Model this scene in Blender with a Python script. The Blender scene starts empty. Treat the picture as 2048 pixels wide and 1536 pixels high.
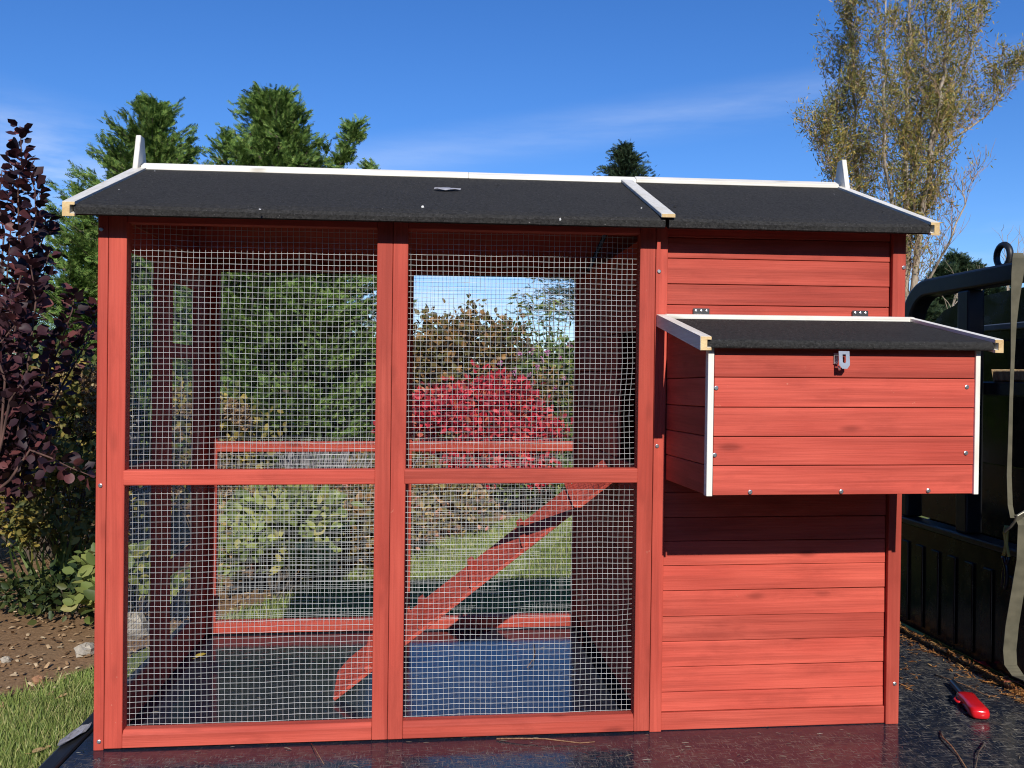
import bpy, math, random
import numpy as np
from mathutils import Vector, Matrix
random.seed(7); rng = np.random.default_rng(11)
S = bpy.context.scene; COL = S.collection

# ------------------------------------------------------------------ camera, light, exposure
F = 1771.0; CX, CY = 1024.0, 768.0
CAMX = Vector((0.6829, -1.9024, 0.7799))
RM = Matrix(((0.9953, 0.0052, 0.0964), (-0.0964, -0.0085, 0.9953), (0.0060, -1.0, -0.0080)))  # camera axes -> place
cam = bpy.data.cameras.new('camera'); camo = bpy.data.objects.new('camera', cam); COL.objects.link(camo)
cam.sensor_width = 36; cam.lens = F/2048*36; cam.clip_start = .05; cam.clip_end = 2000
r, d, f = RM.col[0].normalized(), RM.col[1], RM.col[2].normalized()
bk = -f; up = bk.cross(r).normalized(); r = up.cross(bk)
camo.matrix_world = Matrix(((r.x, up.x, bk.x, CAMX.x), (r.y, up.y, bk.y, CAMX.y), (r.z, up.z, bk.z, CAMX.z), (0, 0, 0, 1)))
S.camera = camo
def ray(px, py): return RM @ Vector(((px-CX)/F, (py-CY)/F, 1))
def at(px, py, Y):
    dd = ray(px, py); return CAMX + dd*((Y-CAMX.y)/dd.y)
def fl(px, py, z=0.0):
    dd = ray(px, py); return CAMX + dd*((z-CAMX.z)/dd.z)

SUN = Vector((-0.012, 1.0, -0.580)).normalized()
W = bpy.data.worlds.new('World'); S.world = W; W.use_nodes = True
def build_world():
    nt = W.node_tree; nt.nodes.clear(); N = nt.nodes.new; L = nt.links.new
    out = N('ShaderNodeOutputWorld'); bg = N('ShaderNodeBackground'); bg.inputs[1].default_value = 0.115
    sky = N('ShaderNodeTexSky'); sky.sky_type = 'NISHITA'; sky.sun_disc = False
    sky.sun_elevation = math.radians(30.1); sky.sun_rotation = math.radians(179.1)
    sky.altitude = 0; sky.air_density = 1.0; sky.dust_density = 0.0; sky.ozone_density = 3.0
    hs = N('ShaderNodeHueSaturation'); hs.inputs['Saturation'].default_value = 1.22; hs.inputs['Value'].default_value = 1.0
    L(sky.outputs[0], hs.inputs['Color'])
    tc = N('ShaderNodeTexCoord')
    def band(a, b, w, scale, thr):
        n = Vector(ray(*a)).cross(Vector(ray(*b))).normalized()
        vd = N('ShaderNodeVectorMath'); vd.operation = 'DOT_PRODUCT'; vd.inputs[1].default_value = n
        L(tc.outputs['Generated'], vd.inputs[0])
        ab = N('ShaderNodeMath'); ab.operation = 'ABSOLUTE'; L(vd.outputs['Value'], ab.inputs[0])
        mr = N('ShaderNodeMapRange'); mr.interpolation_type = 'SMOOTHSTEP'
        mr.inputs[1].default_value = 0; mr.inputs[2].default_value = w; mr.inputs[3].default_value = 1; mr.inputs[4].default_value = 0
        L(ab.outputs[0], mr.inputs[0])
        mp = N('ShaderNodeMapping'); mp.inputs['Scale'].default_value = scale; L(tc.outputs['Generated'], mp.inputs[0])
        no = N('ShaderNodeTexNoise'); no.inputs['Scale'].default_value = 3; no.inputs['Detail'].default_value = 6; no.inputs['Roughness'].default_value = .6
        L(mp.outputs[0], no.inputs[0])
        m2 = N('ShaderNodeMapRange'); m2.inputs[1].default_value = thr; m2.inputs[2].default_value = thr+.28; L(no.outputs[0], m2.inputs[0])
        mu = N('ShaderNodeMath'); mu.operation = 'MULTIPLY'; L(mr.outputs[0], mu.inputs[0]); L(m2.outputs[0], mu.inputs[1])
        return mu
    b1 = band((760, 322), (1640, 188), .035, (.9, 1.5, 7), .36)
    b2 = band((0, 330), (1200, 640), .09, (1.2, 1.2, 6), .42)
    b3 = band((1500, 560), (2048, 500), .05, (1.2, 1.2, 6), .42)
    tint = N('ShaderNodeMix'); tint.data_type = 'RGBA'; tint.blend_type = 'MULTIPLY'; tint.inputs[0].default_value = 1; tint.inputs[7].default_value = (.64, .80, 1.12, 1)
    L(hs.outputs['Color'], tint.inputs[6]); mix = tint.outputs[2]
    for b, s in ((b1, .17), (b2, .62), (b3, .26)):
        ms = N('ShaderNodeMath'); ms.operation = 'MULTIPLY'; ms.inputs[1].default_value = s; L(b.outputs[0], ms.inputs[0])
        mx = N('ShaderNodeMix'); mx.data_type = 'RGBA'; L(ms.outputs[0], mx.inputs[0]); L(mix, mx.inputs[6]); mx.inputs[7].default_value = (7.2, 7.9, 9.0, 1)
        mix = mx.outputs[2]
    L(mix, bg.inputs[0]); L(bg.outputs[0], out.inputs[0])
build_world()
sl = bpy.data.lights.new('sun', 'SUN'); sl.energy = 4.6; sl.angle = math.radians(.5); sl.color = (1, .95, .87)
so = bpy.data.objects.new('sun', sl); COL.objects.link(so); so.rotation_euler = SUN.to_track_quat('-Z', 'Y').to_euler(); so.location = (0, -20, 14)
S.view_settings.view_transform = 'Standard'; S.view_settings.look = 'None'; S.view_settings.exposure = 0.10; S.view_settings.gamma = 1
S.view_settings.use_curve_mapping = False
S.render.engine = 'CYCLES'; S.cycles.use_denoising = True; S.cycles.max_bounces = 8; S.cycles.transparent_max_bounces = 8
S.cycles.sample_clamp_indirect = 4.0; S.cycles.filter_width = 1.1

# ------------------------------------------------------------------ materials
def new_mat(name):
    m = bpy.data.materials.new(name); m.use_nodes = True
    nt = m.node_tree; return m, nt, nt.nodes['Principled BSDF']
def nod(nt, t, **kw):
    n = nt.nodes.new(t)
    for k, v in kw.items(): setattr(n, k, v)
    return n
def noise(nt, vec, scale, detail=4, rough=.55):
    n = nod(nt, 'ShaderNodeTexNoise'); n.inputs['Scale'].default_value = scale; n.inputs['Detail'].default_value = detail
    n.inputs['Roughness'].default_value = rough
    if vec: nt.links.new(vec, n.inputs['Vector'])
    return n.outputs['Fac']
def rng_node(nt, v, a, b, c=0., d=1., smooth=False):
    n = nod(nt, 'ShaderNodeMapRange'); n.inputs[1].default_value = a; n.inputs[2].default_value = b; n.inputs[3].default_value = c; n.inputs[4].default_value = d
    if smooth: n.interpolation_type = 'SMOOTHSTEP'
    nt.links.new(v, n.inputs[0]); return n.outputs[0]
def mixc(nt, fac, a, b):
    n = nod(nt, 'ShaderNodeMix', data_type='RGBA')
    for s, v in ((0, fac), (6, a), (7, b)):
        if hasattr(v, 'is_output'): nt.links.new(v, n.inputs[s])
        else: n.inputs[s].default_value = v if s == 0 else (*v, 1)
    return n.outputs[2]
def math_(nt, op, a, b=None):
    n = nod(nt, 'ShaderNodeMath', operation=op)
    for i, v in enumerate((a, b)):
        if v is None: continue
        if hasattr(v, 'is_output'): nt.links.new(v, n.inputs[i])
        else: n.inputs[i].default_value = v
    return n.outputs[0]
def mapping(nt, vec, scale, rot=(0, 0, 0)):
    n = nod(nt, 'ShaderNodeMapping'); n.inputs['Scale'].default_value = scale; n.inputs['Rotation'].default_value = rot
    nt.links.new(vec, n.inputs[0]); return n.outputs[0]
def bump(nt, h, strength, dist, bs):
    n = nod(nt, 'ShaderNodeBump'); n.inputs['Strength'].default_value = strength; n.inputs['Distance'].default_value = dist
    nt.links.new(h, n.inputs['Height']); nt.links.new(n.outputs[0], bs.inputs['Normal'])
def obj_vec(nt, rand=True):
    tc = nod(nt, 'ShaderNodeTexCoord')
    if not rand: return tc.outputs['Object']
    oi = nod(nt, 'ShaderNodeObjectInfo'); vm = nod(nt, 'ShaderNodeVectorMath', operation='SCALE'); vm.inputs[0].default_value = (37, 17, 53)
    nt.links.new(oi.outputs['Random'], vm.inputs['Scale'])
    ad = nod(nt, 'ShaderNodeVectorMath', operation='ADD'); nt.links.new(tc.outputs['Object'], ad.inputs[0]); nt.links.new(vm.outputs[0], ad.inputs[1])
    return ad.outputs[0]

def wood(name, axis, dark, mid, light, rough=.68, worn=None):
    m, nt, bs = new_mat(name); v = obj_vec(nt)
    def sc(al, ac): return tuple(al if i == axis else ac for i in range(3))
    streak = noise(nt, mapping(nt, v, sc(1.6, 55)), 1, 5, .6)
    fine = noise(nt, mapping(nt, v, sc(6, 260)), 1, 3, .6)
    blot = noise(nt, mapping(nt, v, sc(3.0, 9)), 1, 3, .5); cloud = noise(nt, mapping(nt, v, sc(5.0, 16)), 1, 5, .65)
    c = mixc(nt, rng_node(nt, blot, .34, .68), mid, light); c = mixc(nt, rng_node(nt, cloud, .52, .70, 0, .55), c, dark)
    c = mixc(nt, math_(nt, 'MULTIPLY', rng_node(nt, streak, .44, .74), .8), c, dark)
    c = mixc(nt, math_(nt, 'MULTIPLY', rng_node(nt, fine, .48, .72), .35), c, dark)
    ends = noise(nt, mapping(nt, v, sc(1.1, 2.2)), 1, 2, .5); c = mixc(nt, rng_node(nt, ends, .55, .75, 0, .35), c, dark)
    # knots
    vo = nod(nt, 'ShaderNodeTexVoronoi'); vo.inputs['Scale'].default_value = 1; nt.links.new(mapping(nt, v, sc(7, 20)), vo.inputs['Vector'])
    k = rng_node(nt, math_(nt, 'ADD', vo.outputs['Distance'], math_(nt, 'MULTIPLY', math_(nt, 'SUBTRACT', streak, .5), .35)), .05, .24, 1, 0, True)
    sep = nod(nt, 'ShaderNodeSeparateColor'); nt.links.new(vo.outputs['Color'], sep.inputs[0])
    k = math_(nt, 'MULTIPLY', k, rng_node(nt, sep.outputs[0], .62, .7))
    c = mixc(nt, math_(nt, 'MULTIPLY', k, .35 if axis == 2 else .75), c, tuple(x*.7 for x in dark))
    if worn:
        w = noise(nt, v, 60, 5, .7); w2 = noise(nt, v, 4, 2)
        wf = math_(nt, 'MULTIPLY', rng_node(nt, w, .68, .74), rng_node(nt, w2, .5, .66))
        c = mixc(nt, wf, c, worn)
    oi = nod(nt, 'ShaderNodeObjectInfo')
    hv = nod(nt, 'ShaderNodeHueSaturation'); nt.links.new(c, hv.inputs['Color'])
    nt.links.new(rng_node(nt, oi.outputs['Random'], 0, 1, .80, 1.12), hv.inputs['Value'])
    nt.links.new(hv.outputs[0], bs.inputs['Base Color'])
    bs.inputs['Roughness'].default_value = rough; bs.inputs['Specular IOR Level'].default_value = .22
    bump(nt, math_(nt, 'ADD', fine, streak), .6, .0016, bs)
    return m
RED = ((.30, .044, .029), (.485, .071, .047), (.59, .106, .070))
PALE = (.66, .30, .20)
red_h = wood('red stained timber along x', 0, *RED, worn=PALE)
red_d = wood('red stained timber along y', 1, *RED, worn=PALE)
red_v = wood('red stained timber upright', 2, *RED, worn=PALE)
WHT = ((.62, .57, .46), (.83, .80, .72), (.88, .86, .79))
white_h = wood('white painted timber along x', 0, *WHT, rough=.5)
white_d = wood('white painted timber along y', 1, *WHT, rough=.5)
white_v = wood('white painted timber upright', 2, *WHT, rough=.5)
pine = wood('raw pine end grain', 1, (.45, .28, .12), (.62, .45, .22), (.72, .55, .30), rough=.7)

def simple(name, col, rough=.5, metal=0., spec=.5):
    m, nt, bs = new_mat(name)
    v = obj_vec(nt); n = noise(nt, v, 30, 4)
    c = mixc(nt, rng_node(nt, n, .3, .7), tuple(x*.82 for x in col), tuple(min(1, x*1.12) for x in col))
    nt.links.new(c, bs.inputs['Base Color']); bs.inputs['Roughness'].default_value = rough; bs.inputs['Metallic'].default_value = metal
    bs.inputs['Specular IOR Level'].default_value = spec
    return m
wire_mat = simple('galvanised wire', (.58, .60, .60), .45, .4)
zinc = simple('zinc plated steel', (.62, .63, .64), .3, .9)
dark_metal = simple('blackened hinge metal', (.12, .12, .12), .35, .8)

def felt_mat():
    m, nt, bs = new_mat('black mineral roofing felt'); v = obj_vec(nt, False)
    g = noise(nt, v, 150, 5, .85); lo = noise(nt, v, 5, 3)
    sp = noise(nt, v, 300, 2, .8)
    c = mixc(nt, rng_node(nt, g, .35, .7), (.015, .015, .015), (.075, .073, .070))
    c = mixc(nt, rng_node(nt, lo, .35, .7, 0, .25), c, (.055, .052, .048))
    c = mixc(nt, rng_node(nt, sp, .71, .76), c, (.40, .37, .36))
    nt.links.new(c, bs.inputs['Base Color']); bs.inputs['Roughness'].default_value = .85; bs.inputs['Specular IOR Level'].default_value = .12
    bump(nt, g, 1.0, .005, bs); return m
felt = felt_mat()

def bed_mat():
    m, nt, bs = new_mat('worn black tread plate'); v = obj_vec(nt, False)
    p = mapping(nt, v, (30, 30, 30), (0, 0, math.radians(45)))
    fr = nod(nt, 'ShaderNodeVectorMath', operation='FRACTION'); nt.links.new(p, fr.inputs[0])
    flo = nod(nt, 'ShaderNodeVectorMath', operation='FLOOR'); nt.links.new(p, flo.inputs[0])
    sf = nod(nt, 'ShaderNodeSeparateXYZ'); nt.links.new(fr.outputs[0], sf.inputs[0])
    sq = nod(nt, 'ShaderNodeSeparateXYZ'); nt.links.new(flo.outputs[0], sq.inputs[0])
    par = math_(nt, 'MODULO', math_(nt, 'ADD', math_(nt, 'ADD', sq.outputs[0], sq.outputs[1]), 200), 2)
    ax = math_(nt, 'ABSOLUTE', math_(nt, 'SUBTRACT', sf.outputs[0], .5)); ay = math_(nt, 'ABSOLUTE', math_(nt, 'SUBTRACT', sf.outputs[1], .5))
    d1 = math_(nt, 'ADD', math_(nt, 'DIVIDE', ax, .44), math_(nt, 'DIVIDE', ay, .16))
    d2 = math_(nt, 'ADD', math_(nt, 'DIVIDE', ay, .44), math_(nt, 'DIVIDE', ax, .16))
    mf = nod(nt, 'ShaderNodeMix', data_type='FLOAT'); nt.links.new(par, mf.inputs[0]); nt.links.new(d1, mf.inputs[2]); nt.links.new(d2, mf.inputs[3])
    loz = rng_node(nt, mf.outputs[0], 1.0, .6, 0, 1, True)
    s1 = noise(nt, mapping(nt, v, (30, 270, 60), (0, 0, math.radians(14))), 1, 3, .6)
    s2 = noise(nt, mapping(nt, v, (260, 46, 60), (0, 0, math.radians(28))), 1, 3, .6)
    s3 = noise(nt, mapping(nt, v, (280, 30, 60), (0, 0, math.radians(-50))), 1, 3, .6)
    sx = nod(nt, 'ShaderNodeSeparateXYZ'); nt.links.new(v, sx.inputs[0]); wear = rng_node(nt, sx.outputs[0], 1.62, 1.85, .12, 1.0)
    wear = math_(nt, 'MAXIMUM', wear, rng_node(nt, sx.outputs[1], -.01, -.06, 0, .6))
    patch = math_(nt, 'MULTIPLY', rng_node(nt, noise(nt, v, 16, 3, .6), .26, .50), wear)
    sc = math_(nt, 'MAXIMUM', math_(nt, 'MAXIMUM', rng_node(nt, s1, .57, .65), rng_node(nt, s2, .59, .67)), rng_node(nt, s3, .60, .68))
    sc = math_(nt, 'MULTIPLY', sc, patch)
    big = noise(nt, v, 7, 4, .6); dirt = noise(nt, v, 45, 5, .7)
    df = math_(nt, 'MULTIPLY', math_(nt, 'MULTIPLY', rng_node(nt, big, .40, .68), rng_node(nt, dirt, .42, .66)), wear)
    c = mixc(nt, math_(nt, 'MULTIPLY', sc, .85), (.011, .016, .030), (.27, .25, .21))  # blue cast of the base colour stands in for reflected sky
    c = mixc(nt, math_(nt, 'MULTIPLY', df, .7), c, (.15, .13, .095))
    nt.links.new(c, bs.inputs['Base Color'])
    ro = math_(nt, 'ADD', math_(nt, 'MULTIPLY', sc, .4), math_(nt, 'MULTIPLY', df, .5))
    nt.links.new(math_(nt, 'ADD', ro, .10), bs.inputs['Roughness'])
    h = math_(nt, 'ADD', math_(nt, 'MULTIPLY', loz, .5), math_(nt, 'MULTIPLY', sc, .25))
    bump(nt, math_(nt, 'ADD', h, math_(nt, 'MULTIPLY', dirt, .15)), .25, .0015, bs); return m
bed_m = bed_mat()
def gloss_black(name, col=(.008, .009, .011), rough=.16):
    m, nt, bs = new_mat(name); v = obj_vec(nt, False); n = noise(nt, v, 20, 5, .7)
    c = mixc(nt, rng_node(nt, n, .6, .8), col, (.03, .03, .028))
    nt.links.new(c, bs.inputs['Base Color']); nt.links.new(rng_node(nt, n, .3, .8, rough, rough+.25), bs.inputs['Roughness']); return m
truck_paint = gloss_black('black truck paint', rough=.12)
rack_paint = gloss_black('black powder coated steel', (.014, .015, .017), .3)
glass_m = gloss_black('dark tinted glass', (.004, .005, .006), .03)

def leaf_mat(name, cols, rough=.5, trans=.35, spec=.35, scale=None):
    """cols: list of (pos, rgb) over the random value of each leaf"""
    m, nt, bs = new_mat(name)
    g = nod(nt, 'ShaderNodeNewGeometry'); oi = nod(nt, 'ShaderNodeObjectInfo')
    val = g.outputs['Random Per Island']
    val = math_(nt, 'FRACT', math_(nt, 'ADD', val, oi.outputs['Random']))
    cr = nod(nt, 'ShaderNodeValToRGB'); el = cr.color_ramp.elements
    while len(el) < len(cols): el.new(.5)
    for e, (p, c) in zip(el, cols): e.position = p; e.color = (*c, 1)
    nt.links.new(val, cr.inputs[0]); col = cr.outputs[0]
    v = obj_vec(nt, False); n = noise(nt, v, scale or 2.2, 3)
    hv = nod(nt, 'ShaderNodeHueSaturation'); nt.links.new(col, hv.inputs['Color']); nt.links.new(rng_node(nt, n, .3, .7, .8, 1.2), hv.inputs['Value'])
    nt.links.new(hv.outputs[0], bs.inputs['Base Color']); bs.inputs['Roughness'].default_value = rough; bs.inputs['Specular IOR Level'].default_value = spec
    tr = nod(nt, 'ShaderNodeBsdfTranslucent'); nt.links.new(hv.outputs[0], tr.inputs[0])
    mx = nod(nt, 'ShaderNodeMixShader'); mx.inputs[0].default_value = trans
    nt.links.new(bs.outputs[0], mx.inputs[1]); nt.links.new(tr.outputs[0], mx.inputs[2])
    nt.links.new(mx.outputs[0], nt.nodes['Material Output'].inputs[0]); return m
def bark_mat(name, a, b, scale=30):
    m, nt, bs = new_mat(name); v = obj_vec(nt, False)
    n = noise(nt, mapping(nt, v, (1, 1, .25)), scale, 5, .65)
    nt.links.new(mixc(nt, rng_node(nt, n, .35, .65), a, b), bs.inputs['Base Color']); bs.inputs['Roughness'].default_value = .85
    bump(nt, n, .6, .01, bs); return m
bark_brown = bark_mat('brown bark', (.05, .035, .025), (.13, .10, .075))
bark_pale = bark_mat('pale poplar bark', (.20, .15, .10), (.50, .42, .33), 14)
bark_red = bark_mat('reddish stems', (.12, .03, .025), (.24, .09, .07))

# ------------------------------------------------------------------ mesh helpers
class MB:
    def __init__(s): s.v = []; s.f = []
    def add(s, vs, fs):
        o = len(s.v); s.v.extend([tuple(v) for v in vs]); s.f.extend([tuple(i+o for i in q) for q in fs])
    def box(s, x0, x1, y0, y1, z0, z1):
        s.hexa([(x0, y0, z0), (x1, y0, z0), (x1, y1, z0), (x0, y1, z0), (x0, y0, z1), (x1, y0, z1), (x1, y1, z1), (x0, y1, z1)])
    def hexa(s, p):
        s.add(p, [(0, 3, 2, 1), (4, 5, 6, 7), (0, 1, 5, 4), (1, 2, 6, 5), (2, 3, 7, 6), (3, 0, 4, 7)])
    def tube(s, pts, rad, n=6, cap=True):
        pts = [Vector(p) for p in pts]; o = len(s.v); k = len(pts)
        if not hasattr(rad, '__len__'): rad = [rad]*k
        ref = None
        for i, p in enumerate(pts):
            t = (pts[min(i+1, k-1)]-pts[max(i-1, 0)])
            t = t.normalized() if t.length > 1e-9 else Vector((0, 0, 1))
            if ref is None: ref = t.orthogonal().normalized()
            a = (ref-t*ref.dot(t)); a = a.normalized() if a.length > 1e-6 else t.orthogonal().normalized(); ref = a
            b = t.cross(a)
            for j in range(n):
                q = 2*math.pi*j/n; s.v.append(tuple(p+(a*math.cos(q)+b*math.sin(q))*rad[i]))
        for i in range(k-1):
            for j in range(n):
                j2 = (j+1) % n; s.f.append((o+i*n+j, o+i*n+j2, o+(i+1)*n+j2, o+(i+1)*n+j))
        if cap and n > 2: s.f.append(tuple(o+j for j in reversed(range(n)))); s.f.append(tuple(o+(k-1)*n+j for j in range(n)))
    def ribbon(s, pts, wv, th):
        """flat strap through pts, wv half width vectors, th thickness"""
        pts = [Vector(p) for p in pts]; o = len(s.v); k = len(pts)
        for i, p in enumerate(pts):
            t = (pts[min(i+1, k-1)]-pts[max(i-1, 0)]).normalized(); w = Vector(wv[i]); nn = t.cross(w).normalized()*th/2
            for q in (p-w-nn, p+w-nn, p+w+nn, p-w+nn): s.v.append(tuple(q))
        for i in range(k-1):
            for j in range(4): s.f.append((o+i*4+j, o+i*4+(j+1) % 4, o+i*4+4+(j+1) % 4, o+i*4+4+j))
        s.f.append((o+3, o+2, o+1, o)); e = o+(k-1)*4; s.f.append((e, e+1, e+2, e+3))
    def build(s, name, m, parent=None, smooth=False, bev=0, fn=None, seg=1):
        me = bpy.data.meshes.new(name); me.from_pydata([fn(v) for v in s.v] if fn else s.v, [], s.f); me.update()
        return link(name, me, m, parent, smooth, bev, seg)
def link(name, me, m, parent=None, smooth=False, bev=0, seg=1):
    o = bpy.data.objects.new(name, me); COL.objects.link(o)
    if m and not me.materials: me.materials.append(m)
    if smooth: me.polygons.foreach_set('use_smooth', [True]*len(me.polygons))
    if bev:
        b = o.modifiers.new('edge', 'BEVEL'); b.width = bev; b.segments = seg; b.limit_method = 'ANGLE'; b.angle_limit = math.radians(40)
    if parent: o.parent = parent; o.matrix_parent_inverse = Matrix.Translation(-parent.location) if parent.type == 'EMPTY' else Matrix.Identity(4)
    return o
def tag(o, label=None, cat=None, group=None, kind=None):
    for k, v in (('label', label), ('category', cat), ('group', group), ('kind', kind)):
        if v: o[k] = v
    return o
def thing(name, label, cat, loc=(0, 0, 0), group=None):
    o = bpy.data.objects.new(name, None); COL.objects.link(o); o.location = loc; o.empty_display_size = .1
    return tag(o, label, cat, group)
def np_mesh(name, V, Fc, m, parent=None, kind=None, smooth=False):
    me = bpy.data.meshes.new(name); V = np.ascontiguousarray(V, np.float32).reshape(-1, 3); Fc = np.ascontiguousarray(Fc, np.int32); k = Fc.shape[1]
    me.vertices.add(len(V)); me.vertices.foreach_set('co', V.ravel()); me.loops.add(Fc.size); me.loops.foreach_set('vertex_index', Fc.ravel())
    me.polygons.add(len(Fc)); me.polygons.foreach_set('loop_start', np.arange(0, Fc.size, k, dtype=np.int32)); me.polygons.foreach_set('loop_total', np.full(len(Fc), k, np.int32))
    me.update(calc_edges=True)
    o = link(name, me, m, parent, smooth)
    if kind: o['kind'] = kind
    return o
def frames(D, roll=None):
    """rotation matrices whose y axis is D, with random roll"""
    D = D/np.maximum(np.linalg.norm(D, axis=1, keepdims=True), 1e-9); n = len(D)
    a = rng.normal(size=(n, 3)); a -= D*(a*D).sum(1, keepdims=True); a /= np.linalg.norm(a, axis=1, keepdims=True)
    if roll is not None:  # leaves facing a given normal as far as possible
        a2 = roll-D*(roll*D).sum(1, keepdims=True); a2 /= np.maximum(np.linalg.norm(a2, axis=1, keepdims=True), 1e-6); b = a2; a = np.cross(D, b)
        return np.stack([a, D, b], axis=2)
    return np.stack([a, D, np.cross(a, D)], axis=2)
def scatter(tv, tf, P, Rm, sc):
    tv = np.asarray(tv, float); tf = np.asarray(tf); n = len(P)
    V = np.einsum('nij,kj->nki', Rm, tv)*np.asarray(sc).reshape(-1, 1, 1)+P[:, None, :]
    Fc = tf[None]+(np.arange(n)*len(tv))[:, None, None]
    return V.reshape(-1, 3), Fc.reshape(-1, tf.shape[1])
LEAF_V = [(0, 0, 0), (.20, .16, .05), (.31, .46, .07), (.19, .80, .03), (0, 1, -.05), (-.19, .80, .03), (-.31, .46, .07), (-.20, .16, .05), (0, .5, -.03)]
LEAF_F = [(k, (k+1) % 8, 8) for k in range(8)]
NARROW_V = [(0, 0, 0), (.10, .4, .02), (0, 1, -.06), (-.10, .4, .02)]
NARROW_F = [(0, 1, 2), (0, 2, 3)]
def frond():
    v = [(-.03, 0, 0), (.03, 0, 0), (0, 1, .0)]; f = [(0, 1, 2)]
    for i in range(5):
        t = .03+.175*i; ln = .34*(1-t*.6); 
        for s in (-1, 1):
            tt = t+(.05 if s > 0 else 0); o = len(v)
            v += [(0, tt, 0), (0, tt+.16, 0), (s*ln, tt+ln*1.1, random.uniform(-.05, .07))]; f.append((o, o+1, o+2) if s > 0 else (o+1, o, o+2))
    return v, f
FROND_V, FROND_F = frond()
def rdir(n, up=0.):
    d = rng.normal(size=(n, 3)); d /= np.linalg.norm(d, axis=1, keepdims=True); d[:, 2] += up; return d

# ------------------------------------------------------------------ ground
def gz(x, y):
    t = min(1, max(0, (y-.2)/3.0)); return -.68+.17*(t*t*(3-2*t))
def _g(px, py):
    z = -.55
    for _ in range(8): q = fl(px, py, z); z = gz(q.x, q.y)
    return (q.x, q.y)
BND = [(-9, -1.2), (-3.0, .2)]+[_g(*q) for q in ((0, 1405), (180, 1345), (430, 1242), (650, 1165), (830, 1100), (1000, 1045), (1150, 1000))]+[(4.8, 10.5), (12, 15)]
def bnd_y(x):
    for (x0, y0), (x1, y1) in zip(BND, BND[1:]):
        if x <= x1: return y0+(y1-y0)*(x-x0)/(x1-x0)
    return BND[-1][1]
def ground_mat(name, cols, sc, bs_=.6, dist=.01):
    m, nt, bs = new_mat(name); v = obj_vec(nt, False); a = noise(nt, v, sc, 6, .7); b = noise(nt, v, sc*.08, 3)
    c = mixc(nt, rng_node(nt, a, .3, .7), cols[0], cols[1]); c = mixc(nt, rng_node(nt, b, .35, .7, 0, .6), c, cols[2])
    nt.links.new(c, bs.inputs['Base Color']); bs.inputs['Roughness'].default_value = .95; bs.inputs['Specular IOR Level'].default_value = .1
    bump(nt, a, bs_, dist, bs); return m
soil_m = ground_mat('bark mulch soil', ((.11, .06, .03), (.36, .22, .115), (.24, .155, .085)), 60)
lawn_m = ground_mat('lawn turf', ((.09, .12, .03), (.19, .23, .06), (.22, .20, .08)), 80)
def sheet(name, m, xs, yf, dz, lab=None):
    V = []; Fc = []; ny = 40
    for x in xs:
        y0, y1 = yf(x)
        for j in range(ny+1):
            y = y0+(y1-y0)*(j/ny)**2 if y1 > 40 else y0+(y1-y0)*j/ny
            V.append((x, y, gz(x, y)+dz))
    for i in range(len(xs)-1):
        for j in range(ny): a = i*(ny+1)+j; Fc.append((a, a+ny+1, a+ny+2, a+1))
    o = np_mesh(name, V, Fc, m, smooth=True); return tag(o, kind='structure')
xs_far = [-400, -120, -40, -15, -9, -6, -4, -3, -2, -1, 0, 1, 2, 3, 4, 6, 9, 12, 25, 60, 150, 400]
sheet('ground', soil_m, xs_far, lambda x: (-60, 900), -.012)
xs = [-9+21*i/60 for i in range(61)]
sheet('lawn', lawn_m, xs, lambda x: (-9, bnd_y(x)), 0.0)
sheet('mulch_bed', soil_m, xs, lambda x: (bnd_y(x)+.02, bnd_y(x)+7), .004)

asph = ground_mat('asphalt driveway', ((.030, .030, .031), (.065, .064, .062), (.05, .048, .045)), 120, .5, .006)
sheet('added_paving', asph, [-40, -12, -4, -1, 0, 1, 2, 4, 12, 40], lambda x: (-16, -1.15), .008)  # out-of-view dark ground added to lower light bounced onto the coop front
grass_m = leaf_mat('grass blades', [(0, (.15, .22, .05)), (.55, (.26, .33, .085)), (.85, (.38, .39, .13)), (1, (.52, .46, .22))], .5, .3)
def grass(n, x0, x1, y0, y1, h):
    P = np.stack([rng.uniform(x0, x1, n), rng.uniform(y0, y1, n), np.zeros(n)], 1)
    by = np.array([bnd_y(x) for x in P[:, 0]]); P = P[P[:, 1] < by+rng.normal(0, .05, n)]
    P = P[~((P[:, 0] > -.1) & (P[:, 1] < .98))]
    P[:, 2] = [gz(x, y) for x, y in P[:, :2]]; n = len(P)
    D = rdir(n)*.55; D[:, 2] = 1
    return scatter([(-.05, 0, 0), (.05, 0, 0), (.03, .55, .06), (-.03, .55, .06), (0, 1, .22)], [(0, 1, 2), (0, 2, 3), (3, 2, 4)], P, frames(D), h*rng.uniform(.6, 1.3, n))
ga = grass(52000, -1.3, -.06, .0, 2.2, .042); gb = grass(60000, -.6, 2.6, 1.4, 6.6, .05)
gv = np.concatenate([ga[0], gb[0]]); gf = np.concatenate([ga[1], gb[1]+len(ga[0])])
tag(np_mesh('grass', gv, gf, grass_m), 'short green grass of the lawn around the truck', 'grass', kind='stuff')
chip_m = leaf_mat('bark chips', [(0, (.10, .055, .028)), (.5, (.29, .175, .09)), (.8, (.45, .30, .165)), (1, (.58, .45, .28))], .9, 0, .1)
n = 7000; P = np.stack([rng.uniform(-2.2, 1.6, n), rng.uniform(.6, 5.0, n), np.zeros(n)], 1)
by = np.array([bnd_y(x) for x in P[:, 0]]); P = P[P[:, 1] > by-.08+rng.normal(0, .06, n)]; P[:, 2] = [gz(x, y)+.012 for x, y in P[:, :2]]; n = len(P)
D = rdir(n); D[:, 2] *= .25
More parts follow.
